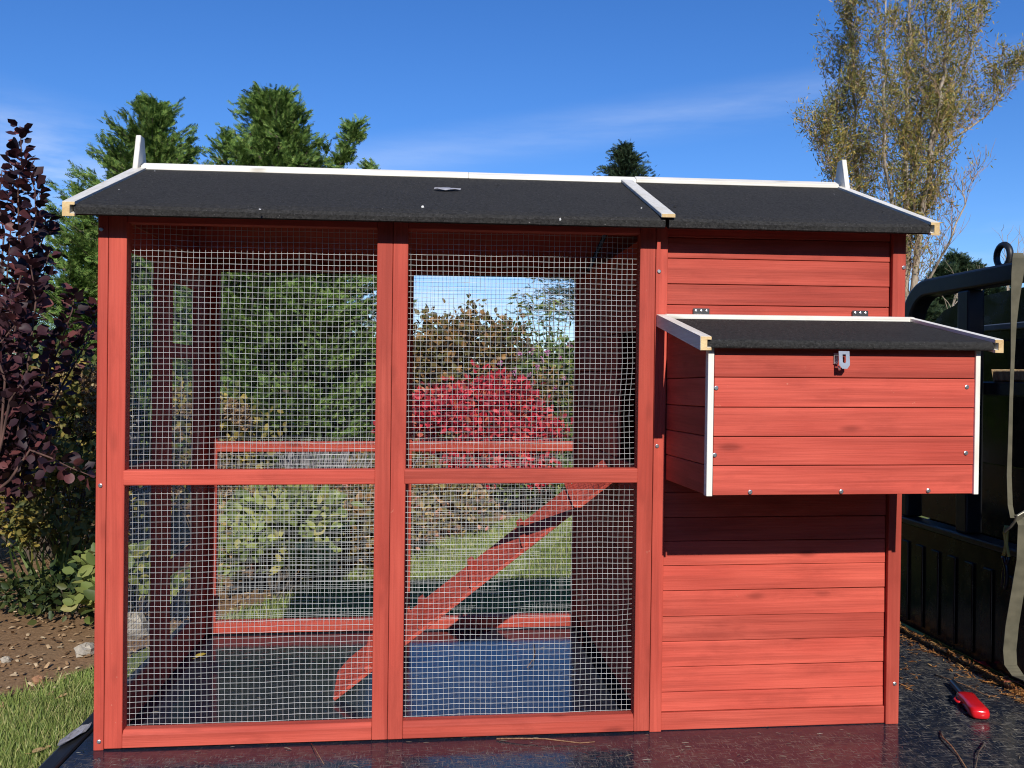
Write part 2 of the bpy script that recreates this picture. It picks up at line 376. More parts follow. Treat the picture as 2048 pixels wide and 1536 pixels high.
v_, f_ = scatter([(-.3, 0, 0), (.3, 0, .0), (.22, 1, .05), (-.2, 1, 0), (0, .5, .25)], [(0, 1, 4), (1, 2, 4), (2, 3, 4), (3, 0, 4)], P, frames(D, np.tile([[0, 0, 1.]], (n, 1))), rng.uniform(.010, .034, n))
tag(np_mesh('bark_chips', v_, f_, chip_m), 'brown bark chips and dead bits covering the planting bed', 'bark mulch', kind='stuff')

# ------------------------------------------------------------------ pickup truck with flat bed
TR = thing('flatbed_truck', 'black flatbed truck carrying the red chicken coop', 'truck', (1.0, 0, gz(0, 0)))
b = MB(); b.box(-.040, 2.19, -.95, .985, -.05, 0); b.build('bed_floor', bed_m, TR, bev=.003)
b = MB(); b.box(-.078, -.042, -.95, .99, -.10, .004); b.build('bed_edge', rack_paint, TR, bev=.006, seg=2)
b = MB(); b.box(-.04, 2.19, .9875, 1.015, -.10, -.012); b.build('side_skirt', rack_paint, TR, bev=.004)
b = MB(); b.box(0, 2.2, -.5, .5, -.22, -.055); b.build('chassis', rack_paint, TR, bev=.01)
for wx in (.55,):
    for wy in (-.78, .78):
        b = MB(); zc = gz(0, wy)+.26
        b.tube([(wx, wy-.1, zc), (wx, wy-.085, zc), (wx, wy+.085, zc), (wx, wy+.1, zc)], [.23, .26, .26, .23], 28); w = b.build('wheel', simple('rubber', (.02, .02, .02), .8), TR)
# headboard with pressed ribs
HX = 2.2
b = MB(); b.box(HX, HX+.03, -.95, .97, 0, .325); b.build('headboard_panel', truck_paint, TR, bev=.004)
y = .85
while y > -.9:
    b = MB(); b.box(HX-.007, HX-.0005, y-.020, y+.020, .02, .27); b.build('rib', truck_paint, TR, bev=.005, seg=2); y -= .083
b = MB(); b.box(HX-.015, HX+.045, -.95, .975, .3255, .345); b.build('headboard_cap', rack_paint, TR, bev=.005, seg=2)
b = MB(); b.box(HX-.02, HX+.04, .976, 1.03, -.1, .36); b.build('corner_post', rack_paint, TR, bev=.006)
# rack hoop
hoop = [(HX+.02, .78, .346), (HX+.02, .78, .93)]
for i in range(9):
    q = math.pi/2*i/8; hoop.append((HX+.02, .66+.12*math.cos(q), .94+.12*math.sin(q)))
hoop += [(HX+.02, .2, 1.06), (HX+.02, -.5, 1.06)]
for i in range(9):
    q = math.pi/2*i/8; hoop.append((HX+.02, -.66-.12*math.sin(q), .94+.12*math.cos(q)))
hoop += [(HX+.02, -.78, .346)]
b = MB(); b.ribbon(hoop, [(.028, 0, 0)]*len(hoop), .052); b.build('rack_hoop', rack_paint, TR, bev=.007, seg=2)
for py in (.475, -.0, -.475):
    b = MB(); b.box(HX-.005, HX+.045, py-.026, py+.026, .346, 1.032); b.build('rack_post', rack_paint, TR, bev=.005, seg=2)
b = MB(); b.box(HX+.05, HX+.09, -.75, .75, .735, .775); b.build('rack_crossbar', rack_paint, TR, bev=.004)
ring = [(HX+.02, .335+.028*math.cos(2*math.pi*i/20), 1.112+.030*math.sin(2*math.pi*i/20)) for i in range(21)]
b = MB(); b.tube(ring, .0085, 8, False); b.build('tie_ring', rack_paint, TR, smooth=True)
# cab behind the headboard
CXX = 2.42
prof = []
for (y, z) in [(1.06, .30), (1.05, .72), (1.02, .90), (.985, .965), (.93, 1.0), (.85, 1.018), (.70, 1.032), (.4, 1.045), (0, 1.05)]: prof.append((y, z))
prof = prof+[(-y, z) for y, z in reversed(prof[:-1])]
sect = [(0, 1.0, 0), (.05, 1.0, .012), (.5, 1.0, .03), (1.05, .97, .01), (1.7, .90, -.42)]
b = MB(); k = len(prof)
for dx, sy, dz in sect:
    b.v += [(CXX+dx, y*sy, max(z+dz*max(0, (z-.3)/.7), -.2)) for y, z in prof]
for i in range(len(sect)-1):
    for j in range(k-1): b.f.append((i*k+j, i*k+j+1, (i+1)*k+j+1, (i+1)*k+j))
b.f.append(tuple(range(k))); b.build('cab', truck_paint, TR, smooth=False, bev=.012, seg=2)
b = MB(); b.box(CXX+.0, CXX+1.7, -1.06, 1.06, -.3, .299); b.build('cab_lower_body', truck_paint, TR, bev=.03, seg=3)
b = MB(); b.hexa([(CXX-.012, -.86, .52), (CXX-.012, .86, .52), (CXX-.002, .86, .52), (CXX-.002, -.86, .52), (CXX-.012, -.80, .90), (CXX-.012, .80, .90), (CXX-.002, .80, .90), (CXX-.002, -.80, .90)])
b.build('rear_window', glass_m, TR, bev=.004)
b = MB(); b.box(CXX-.012, CXX-.002, -.93, .93, .93, .95); b.build('cab_strip', simple('grey strip', (.10, .12, .15), .35), TR, bev=.003)  # narrow blue-grey strip across the cab back above the window

# slab modelled in place of a reflection in the cab window
b = MB(); yy = np.linspace(-.25, .42, 15)
for y in yy:
    jz = random.uniform(-.006, .004)
    b.v += [(HX+.055, y, .7755+max(0, jz)), (HX+.20, y, .7755), (HX+.20, y, .806), (HX+.050, y, .806)]
for i in range(14):
    for j in range(4): b.f.append((i*4+j, i*4+4+j, i*4+4+(j+1) % 4, i*4+(j+1) % 4))
b.f += [(3, 2, 1, 0), (56, 57, 58, 59)]
tag(b.build('reflection_slab', bark_mat('brown window reflection', (.22, .13, .06), (.45, .33, .17), 60), bev=.003), 'brown slab standing in for a reflection in the cab rear window', 'reflection slab')

# ------------------------------------------------------------------ chicken coop
def sh(v): return (v[0]+.007*v[2], v[1], v[2])
CO = thing('chicken_coop', 'red stained timber chicken coop with mesh run and black felt roof on the truck bed', 'chicken coop', (0, 0, .001))
def bx(name, x0, x1, y0, y1, z0, z1, m, parent=None, bev=.0018, seg=2):
    c = MB(); c.box(x0, x1, y0, y1, z0, z1); return c.build(name, m, parent or CO, bev=bev, seg=seg, fn=sh)
TH = .03; DEP = .82
def wires(x0, x1, z0, z1, y, sx, sz, over=.005, plane='xz', bulge=None, rad=.00085):
    """one sheet of welded mesh; plane xz or yz (then x0..x1 run along y and y is the x position)"""
    c = MB(); nx = int((x1-x0)/sx); nz = int((z1-z0)/sz); ph = rng.uniform(0, 6, 8)
    def wob(a, z, kk):
        da = .0006*math.sin(a*31+z*7+ph[0])+.0008*math.sin(z*19+a*5+ph[1]); dz = .0008*math.sin(a*15+ph[2]+z*9)+.0006*math.sin(a*43+ph[3]); dn = .0014*math.sin(a*9+ph[4])*math.sin(z*8+ph[5])
        if bulge:
            for (ba, bz, ra, rz, amp) in bulge:
                g = math.exp(-((a-ba)/ra)**2-((z-bz)/rz)**2); da += amp*g*math.sin((z-bz)*22); dn += abs(amp)*1.5*g; dz += amp*.6*g*math.cos((a-ba)*40)
        a += da; z += dz
        return (a, y+dn+kk, z) if plane == 'xz' else (y+dn+kk, a, z)
    for i in range(nx+1):
        a = x0+(x1-x0)*i/nx if False else x0+sx*i+sx*.4
        if a > x1: break
        zz = np.linspace(z0-over*.6, z1+over*.3, max(3, nz//3)); c.tube([wob(a, z, 0) for z in zz], rad, 4, False)
    j = 0
    while z0+sz*(j+.35) < z1:
        z = z0+sz*(j+.35); aa = np.linspace(x0, x1, max(3, nx//3)); c.tube([wob(a, z, -rad*1.4) for a in aa], rad, 4, False); j += 1
    o = c.build('wire_mesh', wire_mat, CO, fn=sh, smooth=True); o['kind'] = 'stuff'; return o
def run_side(y0, y1, front):
    """long wall of the run: two framed mesh panels between the corner posts"""
    o_ = 0.0
    bx('corner_post', 0, .0205, y0, y1, 0, 1.115, red_v); 
    for x0, x1 in ((.0213, .0575), (.5705, .6035), (.6042, .6360), (1.1400, 1.1745)):
        bx('panel_stile', x0, x1, y0, y1, 0.003, 1.112, red_v)
    yo = -.0015 if front else .0
    for x0, x1 in ((.0578, .5702), (.6363, 1.1397)):
        bx('panel_rail', x0-.0035, x1+.0015, y0+yo, y1-.002, .5497, .5812, red_h, bev=.0025)
        c = MB(); zb = .004; zt = .0395   # bottom rail with a chamfered upper edge
        ya, yb = (y0-.001, y1-.002)
        c.v = [(x0, ya, zb), (x1, ya, zb), (x1, yb, zb), (x0, yb, zb), (x0, ya, zt-.009), (x1, ya, zt-.009), (x1, yb, zt), (x0, yb, zt), (x0, ya+.008, zt), (x1, ya+.008, zt)]
        c.f = [(0, 3, 2, 1), (0, 1, 5, 4), (4, 5, 9, 8), (8, 9, 6, 7), (2, 3, 7, 6), (1, 2, 6, 9, 5), (3, 0, 4, 8, 7)]
        c.build('panel_rail', red_h, CO, bev=.001, fn=sh)
        bx('panel_rail', x0, x1, y0+.0008, y1-.002, 1.0945, 1.111, red_h)
run_side(0, TH, True); run_side(DEP, DEP+TH, False)
BU = [(1.13, .76, .05, .12, .004), (1.14, .25, .03, .05, .004)]
for (ym, rr, bu) in ((TH+.001, .00046, BU), (DEP-.002, .00044, None)):
    wires(.058, .571, .572, 1.093, ym, .01215, .0119, bulge=bu, rad=rr); wires(.058, .571, .036, .541, ym, .01215, .0119, bulge=bu, rad=rr)
    wires(.6365, 1.140, .572, 1.093, ym, .01165, .0117, bulge=bu, rad=rr); wires(.6365, 1.140, .036, .541, ym, .01165, .0117, bulge=bu, rad=rr)
# left end wall
for y0, y1 in ((.0312, .055), (.303, .372), (.373, .443), (.665, .740), (.741, .8188)): bx('end_stile', .0205, .030, y0, y1, 0.002, 1.11, red_v)
bx('end_rail', .0212, .0292, .0558, .302, .545, .576, red_d)
for y0, y1 in ((.0558, .3022), (.4438, .6642)):
    bx('end_rail', .0212, .0292, y0, y1, .003, .088, red_d); bx('end_rail', .0212, .0292, y0, y1, 1.020 if y0 > .3 else 1.050, 1.109, red_d)
bx('end_rail', .0212, .0292, .4438, .6642, .825, .862, red_d); bx('end_rail', .0212, .0292, .4438, .6642, .262, .302, red_d)
wires(.055, .303, .09, 1.06, .0203, .012, .012, plane='yz', rad=.0004); wires(.443, .665, .09, 1.04, .0203, .012, .012, plane='yz', rad=.0004)
# gable boards above both ends
for x0, x1, nm in ((.003, .018, 'gable_board'), (1.738, 1.753, 'gable_board')):
    c = MB(); c.v = [(x0, .0, 1.1165), (x1, .0, 1.1165), (x1, .85, 1.1165), (x0, .85, 1.1165), (x0, .425, 1.285), (x1, .425, 1.285)]
    c.f = [(0, 3, 2, 1), (0, 1, 5, 4), (2, 3, 4, 5), (1, 2, 5), (3, 0, 4)]; c.build(nm, red_d, CO, fn=sh)
# hen house: front wall boards between posts
bx('house_post', 1.1755, 1.2020, 0, .03, 0, 1.113, red_v); bx('house_post', 1.7195, 1.7500, 0, .03, 0, 1.113, red_v)
bx('house_post', 1.1755, 1.2020, DEP, DEP+.03, 0, 1.113, red_v); bx('house_post', 1.7195, 1.7500, DEP, DEP+.03, 0, 1.113, red_v)
ZJ = [.0405, .0835, .1390, .1955, .2515, .3085, .3640, .4185, .4710, .5270, .5810, .6350, .6890, .7430, .7970, .8510, .8900, .9415, .9875, 1.0440, 1.0900, 1.1130]
bx('base_board', 1.2022, 1.7193, .006, .022, .001, .0395, red_h)
for k, (za, zb) in enumerate(zip(ZJ, ZJ[1:])):
    dy = random.uniform(-.001, .001)
    c = MB(); tl = random.uniform(-.0008, .0008)
    x0, x1, ya, yb = 1.2024, 1.7175, .010+dy, .022
    c.hexa([(x0, ya, za+.0007), (x1, ya, za+.0007+tl), (x1, yb, za+.0007+tl), (x0, yb, za+.0007), (x0, ya+.0015, zb-.0007), (x1, ya+.0015, zb-.0007+tl), (x1, yb, zb-.0007+tl), (x0, yb, zb-.0007)])
    c.build('wall_board', red_h, CO, bev=.0013, seg=2, fn=sh)
bx('added_backing', 1.2022, 1.7193, .0232, .0285, .003, 1.112, red_h); bx('added_backing', 1.2022, 1.7193, DEP+.001, DEP+.0065, .003, 1.112, red_h)  # backing added so no light shows through the board gaps
for k, (za, zb) in enumerate(zip(ZJ[::2], ZJ[2::2])):
    bx('back_board', 1.2024, 1.7190, DEP+.008, DEP+.022, za+.001, zb-.001, red_h)
    bx('end_board', 1.733, 1.748, .0315, DEP-.001, za+.001, zb-.001, red_d)
    if za < .56 or za > .84: bx('partition_board', 1.150, 1.162, .031, DEP-.001, za+.001, zb-.001, red_d)
    else: bx('partition_board', 1.150, 1.162, .262, DEP-.001, za+.001, zb-.001, red_d)
bx('house_floor', 1.163, 1.732, .031, DEP-.001, .545, .560, red_h)
# nest box
NY = -.290
NB = bx('nest_box', 1.217, 1.7265, NY+.014, .004, .559, .569, red_h)   # floor of the box; walls are its boards
NJ = [.5595, .6156, .6703, .7255, .7817, .838]
for k, (za, zb) in enumerate(zip(NJ, NJ[1:])):
    dy = random.uniform(-.0008, .0008)
    c = MB(); c.box(1.2140, 1.7290, NY+dy, NY+.012, za+.0007, zb-.0007); c.build('nest_board', red_h, NB, bev=.0013, seg=2, fn=sh)
    for x0, x1 in ((1.2035, 1.2145), (1.7285, 1.7385)):
        c = MB(); t = (zb-.0007 if k < 4 else zb)
        c.hexa([(x0, NY+.013, za+.0007), (x1, NY+.013, za+.0007), (x1, .0025, za+.0007-.004), (x0, .0025, za+.0007-.004), (x0, NY+.013, t), (x1, NY+.013, t), (x1, .0025, t-.004+(.058 if k == 4 else 0)), (x0, .0025, t-.004+(.058 if k == 4 else 0))])
        c.build('nest_board', red_d, NB, bev=.0015, fn=sh)
for x0, x1 in ((1.2015, 1.2120), (1.7300, 1.7385)):
    c = MB(); c.box(x0-.001, x1, NY-.004, NY+.0125, .559, .842); c.build('corner_trim', white_v, NB, bev=.0012, seg=2, fn=sh)
# nest lid: felt sheet, white strips on three sides
LYF, LYB = -.314, -.002
def lidz(y): return .8510+(y-LYF)/(LYB-LYF)*(.9125-.8510)
LX0F, LX1F, LX0B, LX1B = 1.190, 1.755, 1.208, 1.752
def lid_slab(x0f, x1f, x0b, x1b, yf, yb, dz0, dz1):
    c = MB(); c.hexa([(x0f, yf, lidz(yf)+dz0), (x1f, yf, lidz(yf)+dz0), (x1b, yb, lidz(yb)+dz0), (x0b, yb, lidz(yb)+dz0), (x0f, yf, lidz(yf)+dz1), (x1f, yf, lidz(yf)+dz1), (x1b, yb, lidz(yb)+dz1), (x0b, yb, lidz(yb)+dz1)]); return c
LID = lid_slab(LX0F, LX1F, LX0B, LX1B, LYF, LYB-.014, -.017, 0).build('nest_lid', felt, CO, bev=.006, seg=3, fn=sh)
LID['label'] = 'black felt lid of the nest box'
def c_strip(sgn, xf, xb, par, yf, yb, zfun, wid, up, dn, m_):
    """side strip of channel section (a groove takes the felt edge), sgn -1 left, +1 right; the raw sawn end is a piece of its own"""
    if not hasattr(wid, '__len__'): wid = (wid, wid)
    def prof(x, y, w, g=0.):
        z = zfun(y); w = sgn*w; gr = .40
        P = [(0, dn+g), (-w*1.0, dn+g), (-w*1.0, dn+.006-g), (-w*(1-gr), dn+.006-g), (-w*(1-gr), up-.0065+g), (-w*1.0, up-.0065+g), (-w*1.0, up-g), (0, up-g)]
        return [(x+a, y, z+b_) for a, b_ in P]
    c = MB(); c.v = prof(xf, yf, wid[0])+prof(xb, yb, wid[1]); n = 8
    c.f = [(0, 1, 2, 3), (0, 3, 4, 7), (4, 5, 6, 7), (8, 11, 10, 9), (8, 15, 12, 11), (12, 15, 14, 13)]+[(j, 8+j, 8+(j+1) % 8, (j+1) % 8) for j in range(8)]
    o = c.build('edge_strip', m_, par, fn=sh)
    e = MB(); e.v = prof(xf-sgn*.0005, yf-.0022, wid[0], .0006)+prof(xf-sgn*.0005, yf-.0006, wid[0], .0006); e.f = list(c.f)
    e.build('sawn_end', pine, par, fn=sh); return o
c_strip(-1, 1.1775, 1.1770, LID, -.3165, -.004, lidz, .0200, .0065, -.0195, white_d)
c_strip(1, 1.7680, 1.7700, LID, -.3165, -.004, lidz, .0165, .0060, -.0195, white_d)
c = lid_slab(1.196, 1.765, 1.196, 1.765, LYB-.0135, LYB-.0005, -.014, .008); c.build('edge_strip', white_h, LID, bev=.0012, fn=sh)
for px in (1402.5, 1720.5):
    p = at(px, 620, 0.007); x = p.x-.007*p.z
    h = bx('hinge', x-.0185, x+.0185, .0055, .0085, .9180, .9340, dark_metal, LID, bev=.0008)
    c = MB(); c.tube([(x-.018, .003, .9185), (x+.018, .003, .9185)], .0028, 8); c.build('hinge_pin', zinc, LID, fn=sh, smooth=True)
    for sx in (-.012, 0, .012):
        c = MB(); c.tube([(x+sx, .0058, .9285), (x+sx, .0048, .9285), (x+sx, .0043, .9285)], [.0027, .0027, .0012], 10); c.build('screw', zinc, LID, fn=sh)
# hasp hanging under the lid edge, standing off the boards
hx = at(1689, 725, NY-.02).x-.006; 
c = MB(); o2 = [(-.0105, .832), (-.0105, .806), (-.0045, .799), (.0050, .799), (.0105, .806), (.0105, .832)]; ii = [(-.0032, .826), (-.0032, .812), (-.0015, .8095), (.0015, .8095), (.0032, .812), (.0032, .826)]
for yy in (NY-.022, NY-.0205):
    c.v += [(hx+a, yy-(.8-z)*.12, z) for a, z in o2]+[(hx+a, yy-(.8-z)*.12, z) for a, z in ii]
for i in range(6):
    j = (i+1) % 6
    c.f += [(i, 6+i, 6+j, j), (12+i, 12+j, 18+j, 18+i), (i, j, 12+j, 12+i), (6+i, 18+i, 18+j, 6+j)]
c.build('hasp', zinc, CO, fn=sh)
c = MB(); c.box(hx-.0125, hx-.0035, NY-.003, NY-.0012, .808, .829); c.tube([(hx-.008, NY-.002, .802), (hx-.008, NY-.014, .802), (hx-.008, NY-.018, .797)], .0022, 8); c.build('staple', zinc, CO, fn=sh)
# roof: four felt panels, ridge, rails, battens, finials
RY, RZ = .425, 1.303
def rz(y): return 1.1185+(y+.066)/(RY+.066)*(RZ-1.1185)
def rz_b(y): return 1.1185+(2*RY+.066-y)/(RY+.066)*(RZ-1.1185)
SEAMF, SEAMR = 1.1815, 1.2020
def roof_panel(x0f, x1f, x0r, x1r, back=False):
    c = MB(); n = 16
    zf = rz_b if back else rz; ye = 2*RY+.066 if back else -.066
    # top surface with a rolled-over eave
    for t in range(2):
        pass
    P = []
    for i in range(n+1):
        q = i/n
        xf, xr = x0f+(x1f-x0f)*q, x0r+(x1r-x0r)*q
        sag = -.004*math.sin(math.pi*q)+random.uniform(-.0006, .0006); s = -1 if back else 1
        P += [(xr, RY, RZ), (xf+(xr-xf)*.06, ye+s*.03, zf(ye+s*.03)), (xf, ye+s*.006, zf(ye)+.0005+sag*.5), (xf, ye, zf(ye)-.006+sag), (xf, ye+s*.002, zf(ye)-.0195), (xf, ye+s*.010, zf(ye)-.021), (xr, RY, RZ-.018)]
    m_ = 7; c.v = P
    for i in range(n):
        for j in range(m_-1): c.f.append((i*m_+j, i*m_+j+1, i*m_+m_+j+1, i*m_+m_+j) if not back else (i*m_+j, i*m_+m_+j, i*m_+m_+j+1, i*m_+j+1))
    c.f += [tuple(range(m_)), tuple(n*m_+j for j in reversed(range(m_)))]
    o = c.build('roof_panel', felt, CO, fn=sh, bev=0)
    # timber deck under the felt
    dk = MB(); s = -1 if back else 1
    dk.hexa([(x0f+.004, ye+s*.045, zf(ye+s*.045)-.026), (x1f-.004, ye+s*.045, zf(ye+s*.045)-.026), (x1r-.004, RY-s*.001, RZ-.027), (x0r+.004, RY-s*.001, RZ-.027), (x0f+.004, ye+s*.045, zf(ye+s*.045)-.0195), (x1f-.004, ye+s*.045, zf(ye+s*.045)-.0195), (x1r-.004, RY-s*.001, RZ-.0195), (x0r+.004, RY-s*.001, RZ-.0195)])
    dk.build('deck', red_h, o, fn=sh); return o
LE, RE = (-.0235, -.036), (1.7680, 1.7785)
roof_panel(LE[0], SEAMF-.004, LE[1], SEAMR-.004); roof_panel(SEAMF+.004, RE[0], SEAMR+.004, RE[1])
roof_panel(LE[0], SEAMF-.004, LE[1], SEAMR-.004, True); roof_panel(SEAMF+.004, RE[0], SEAMR+.004, RE[1], True)
c_strip(-1, -.0440, -.0600, CO, -.0685, RY-.012, rz, (.0235, .0315), .0050, -.0240, white_d)
c_strip(1, 1.7865, 1.8045, CO, -.0685, RY-.012, rz, (.0200, .0240), .0050, -.0240, white_d)
for sgn, x in ((-1, -.050), (1, 1.792)):
    c = MB(); s2 = .0185*sgn
    c.hexa([(min(x, x-s2), RY+.012, rz_b(RY)-.023), (max(x, x-s2), RY+.012, rz_b(RY)-.023), (max(x, x-s2), 2*RY+.0685, rz_b(2*RY+.0685)-.023), (min(x, x-s2), 2*RY+.0685, rz_b(2*RY+.0685)-.023),
            (min(x, x-s2), RY+.012, rz_b(RY)+.0075), (max(x, x-s2), RY+.012, rz_b(RY)+.0075), (max(x, x-s2), 2*RY+.0685, rz_b(2*RY+.0685)+.0075), (min(x, x-s2), 2*RY+.0685, rz_b(2*RY+.0685)+.0075)])
    c.build('edge_strip', white_d, CO, fn=sh, bev=.0012)
for x0, x1 in ((-.041, .7805), (.7810, 1.2245), (1.2250, 1.7835)):
    c = MB(); dz = random.uniform(-.001, .001)
    c.v = []
    for x in (x0, x1): c.v += [(x, RY-.022, rz(RY-.022)+.0008+dz), (x, RY-.022, rz(RY-.022)+.0105+dz), (x, RY, RZ+.014+dz), (x, RY+.022, rz(RY-.022)+.0105+dz), (x, RY+.022, rz(RY-.022)+.0008+dz)]
    c.f = [(4, 3, 2, 1, 0), (5, 6, 7, 8, 9)]+[(j, (j+1) % 5, 5+(j+1) % 5, 5+j) for j in range(5)]
    c.build('ridge_board', white_h, CO, fn=sh, bev=.001)
c = MB(); xr, xf = SEAMR-.004, SEAMF+.001; wd = .0150; y0, y1 = -.0700, RY-.0235
c.hexa([(xf-wd, y0, rz(y0)+.001), (xf+wd, y0, rz(y0)+.001), (xr+wd, y1, rz(y1)+.001), (xr-wd, y1, rz(y1)+.001), (xf-wd, y0, rz(y0)+.0095), (xf+wd, y0, rz(y0)+.0095), (xr+wd, y1, rz(y1)+.0095), (xr-wd, y1, rz(y1)+.0095)])
c.build('seam_batten', white_d, CO, fn=sh, bev=.001)
e = MB(); e.box(xf-wd+.0008, xf+wd-.0008, y0-.0014, y0-.0002, rz(y0)+.0018, rz(y0)+.0088); e.build('sawn_end', pine, CO, fn=sh)
for x, s in ((-.057, 1), (1.797, -1)):
    c = MB(); t = .0125; x0, x1 = (x, x+t) if s > 0 else (x-.002, x+t-.002)
    b0, b1, zt, zb = .050, .014, 1.3830, 1.255
    c.hexa([(x0, RY-b0, zb), (x1, RY-b0, zb), (x1, RY+b0, zb), (x0, RY+b0, zb), (x0, RY-b1, zt), (x1, RY-b1, zt), (x1, RY+b1, zt), (x0, RY+b1, zt)])
    if s < 0: c.v = [(v[0], v[1], v[2]-.007) for v in c.v]
    c.build('finial', white_v, CO, fn=sh, bev=.0015)
# ramp with cleats, its far edge lying a little higher
c = MB(); a0, a1 = Vector((.470, .232, .004)), Vector((1.146, .232, .529)); dr = (a1-a0).normalized(); wr = Vector((0, .135, .034)); LR = (a1-a0).length
nr = dr.cross(wr).normalized(); nr = nr if nr.z > 0 else -nr
def ramp_pt(t, w, h): q = a0+dr*t+wr*w+nr*h; return tuple(q)
o_l = [(0, 0), (LR, 0), (LR, 1), (.034, 1), (0, .82)]
c.v = [ramp_pt(t, y, 0) for t, y in o_l]+[ramp_pt(t, y, .009) for t, y in o_l]
c.f = [(4, 3, 2, 1, 0), (5, 6, 7, 8, 9)]+[(j, (j+1) % 5, 5+(j+1) % 5, 5+j) for j in range(5)]
RAMP = c.build('ramp', red_h, CO, bev=.0015, fn=sh)
for k in range(5):
    t = .10+k*.158; c = MB(); q0, q1 = .01, 1.06
    c.hexa([ramp_pt(t, q0, .0093), ramp_pt(t+.016, q0, .0093), ramp_pt(t+.016, q1, .0093), ramp_pt(t, q1, .0093), ramp_pt(t, q0, .019), ramp_pt(t+.016, q0, .019), ramp_pt(t+.016, q1, .019), ramp_pt(t, q1, .019)])
    c.build('cleat', red_d, RAMP, bev=.001, fn=sh)
# screws
c = MB(); c.tube([(0, 0, 0), (0, -.0012, 0), (0, -.0018, 0)], [.0042, .0042, .0030], 12); scr = None
sp = [(203, 459, 0), (201, 971, 0), (198, 1483, 0), (1318, 543, 0), (1314, 892, 0), (1807, 535, 0), (1789, 1367, 0)]
sp += [(1432, 776, NY), (1429, 910, NY), (1933, 774, NY), (1931, 906, NY), (1500, 984, NY), (1682, 983, NY), (1856, 981, NY)]
for px, py, Y in sp:
    p = at(px, py, Y)
    if scr is None: scr = c.build('screw', zinc, CO); o = scr
    else: o = scr.copy(); COL.objects.link(o)
    o.location = (p.x-CO.location.x*0, Y-.0008, p.z)

# ------------------------------------------------------------------ small things on roof and bed
def crumple(name, label, cat, c0, ex, ey, m, nrm=Vector((0, 0, 1)), amp=.006, n=7, prop=None):
    """thin crumpled film lying on a surface spanned by ex, ey"""
    b = MB(); t = .0006
    for lay in (0, 1):
        for i in range(n):
            for j in range(n):
                u, v = i/(n-1)-.5, j/(n-1)-.5; h = amp*abs(math.sin(i*2.1+j*1.3)*math.cos(j*1.7-i*.6))+.002
                wv = (1-(2*abs(u))**2.2*.8); b.v.append(tuple(c0+ex*u+ey*v*wv+nrm*(h+lay*t)))
    for lay in (0, 1):
        o = lay*n*n
        for i in range(n-1):
            for j in range(n-1):
                q = (o+i*n+j, o+i*n+n+j, o+i*n+n+j+1, o+i*n+j+1); b.f.append(q if lay else q[::-1])
    return tag(b.build(name, m), label, cat)
film = simple('clear crumpled plastic film', (.34, .34, .38), .2); 
p = at(895, 384, .20); p.z = rz(.2)+.002
crumple('plastic_scrap', 'crumpled scrap of clear plastic film lying on the felt roof', 'plastic scrap', p, Vector((.062, .006, 0)), Vector((.010, .026, .010)), film, Vector((0, -.35, .93)), .003)
p = fl(150, 1478); p.z = .006
crumple('plastic_wrapper', 'torn clear plastic wrapper on the edge of the truck bed', 'plastic wrapper', p, Vector((.025, .115, 0)), Vector((.024, -.004, 0)), film, amp=.007)
# white paint flecks on the felt
P = []
for px, py in ((310, 343), (435, 351), (238, 380), (845, 415), (995, 371), (1283, 417), (1349, 415), (1766, 425), (1668, 389), (520, 420), (194, 379), (1120, 440)):
    dd = ray(px, py); m_ = rz(1)-rz(0); t_ = (rz(0)+m_*CAMX.y-CAMX.z)/(dd.z-m_*dd.y); q = CAMX+dd*t_; P.append((q.x, q.y, q.z+.001))
P = np.array(P); v_, f_ = scatter([(-.5, -.4, 0), (.5, -.3, .1), (.4, .5, .25), (-.3, .4, .1)], [(0, 1, 2, 3)], P, frames(rdir(len(P)), np.tile([[0, -.4, 1.]], (len(P), 1))), rng.uniform(.003, .007, len(P)))
o_ = np_mesh('paint_flecks', v_, f_, simple('white flecks', (.6, .6, .58), .7)); tag(o_, 'tiny white paint flecks caught on the black roof felt', 'paint flecks', kind='stuff')
# utility lighter
e0, e1, e2 = fl(1963, 1432, .012), fl(1922, 1396, .012), fl(1906, 1366, .012)
LG = thing('utility_lighter', 'red utility lighter with black barrel lying beside the coop', 'lighter', (e0.x, e0.y, 0))
dl = Vector((e2.x-e0.x, e2.y-e0.y, 0)).normalized(); wl = Vector((-dl.y, dl.x, 0))
red_pl = simple('glossy red plastic', (.62, .012, .018), .18)
b = MB(); 
secs = [(0, .013, .008), (.004, .0190, .0115), (.018, .0215, .0135), (.070, .0200, .0130), (.100, .0205, .0125), (.118, .0225, .0120), (.126, .018, .010)]
base = Vector((e0.x, e0.y, 0)); k = 12
for t, hw, hh in secs:
    for j in range(k):
        q = 2*math.pi*j/k; cq, sq_ = math.cos(q), math.sin(q)
        cq = math.copysign(abs(cq)**.6, cq); sq_ = math.copysign(abs(sq_)**.6, sq_)
        b.v.append(tuple(base+dl*t+wl*hw*cq+Vector((0, 0, .0145+hh*sq_))))
for i in range(len(secs)-1):
    for j in range(k): b.f.append((i*k+j, i*k+(j+1) % k, i*k+k+(j+1) % k, i*k+k+j))
b.f += [tuple(reversed(range(k))), tuple((len(secs)-1)*k+j for j in range(k))]
b.build('handle', red_pl, LG, smooth=True)
b = MB(); b.tube([base+dl*.118+Vector((0, 0, .0125)), base+dl*.225+Vector((0, 0, .0125))], [.0088, .0082], 14); b.build('barrel', simple('black plastic barrel', (.012, .013, .016), .3), LG)
b = MB(); a_ = base+dl*.08+wl*.0200+Vector((0, 0, .0125)); b.tube([a_, a_+wl*.008+dl*.004, a_+wl*.010+dl*.02, a_+wl*.004+dl*.036], [.003, .003, .003, .002], 8); b.build('trigger_guard', red_pl, LG, smooth=True)

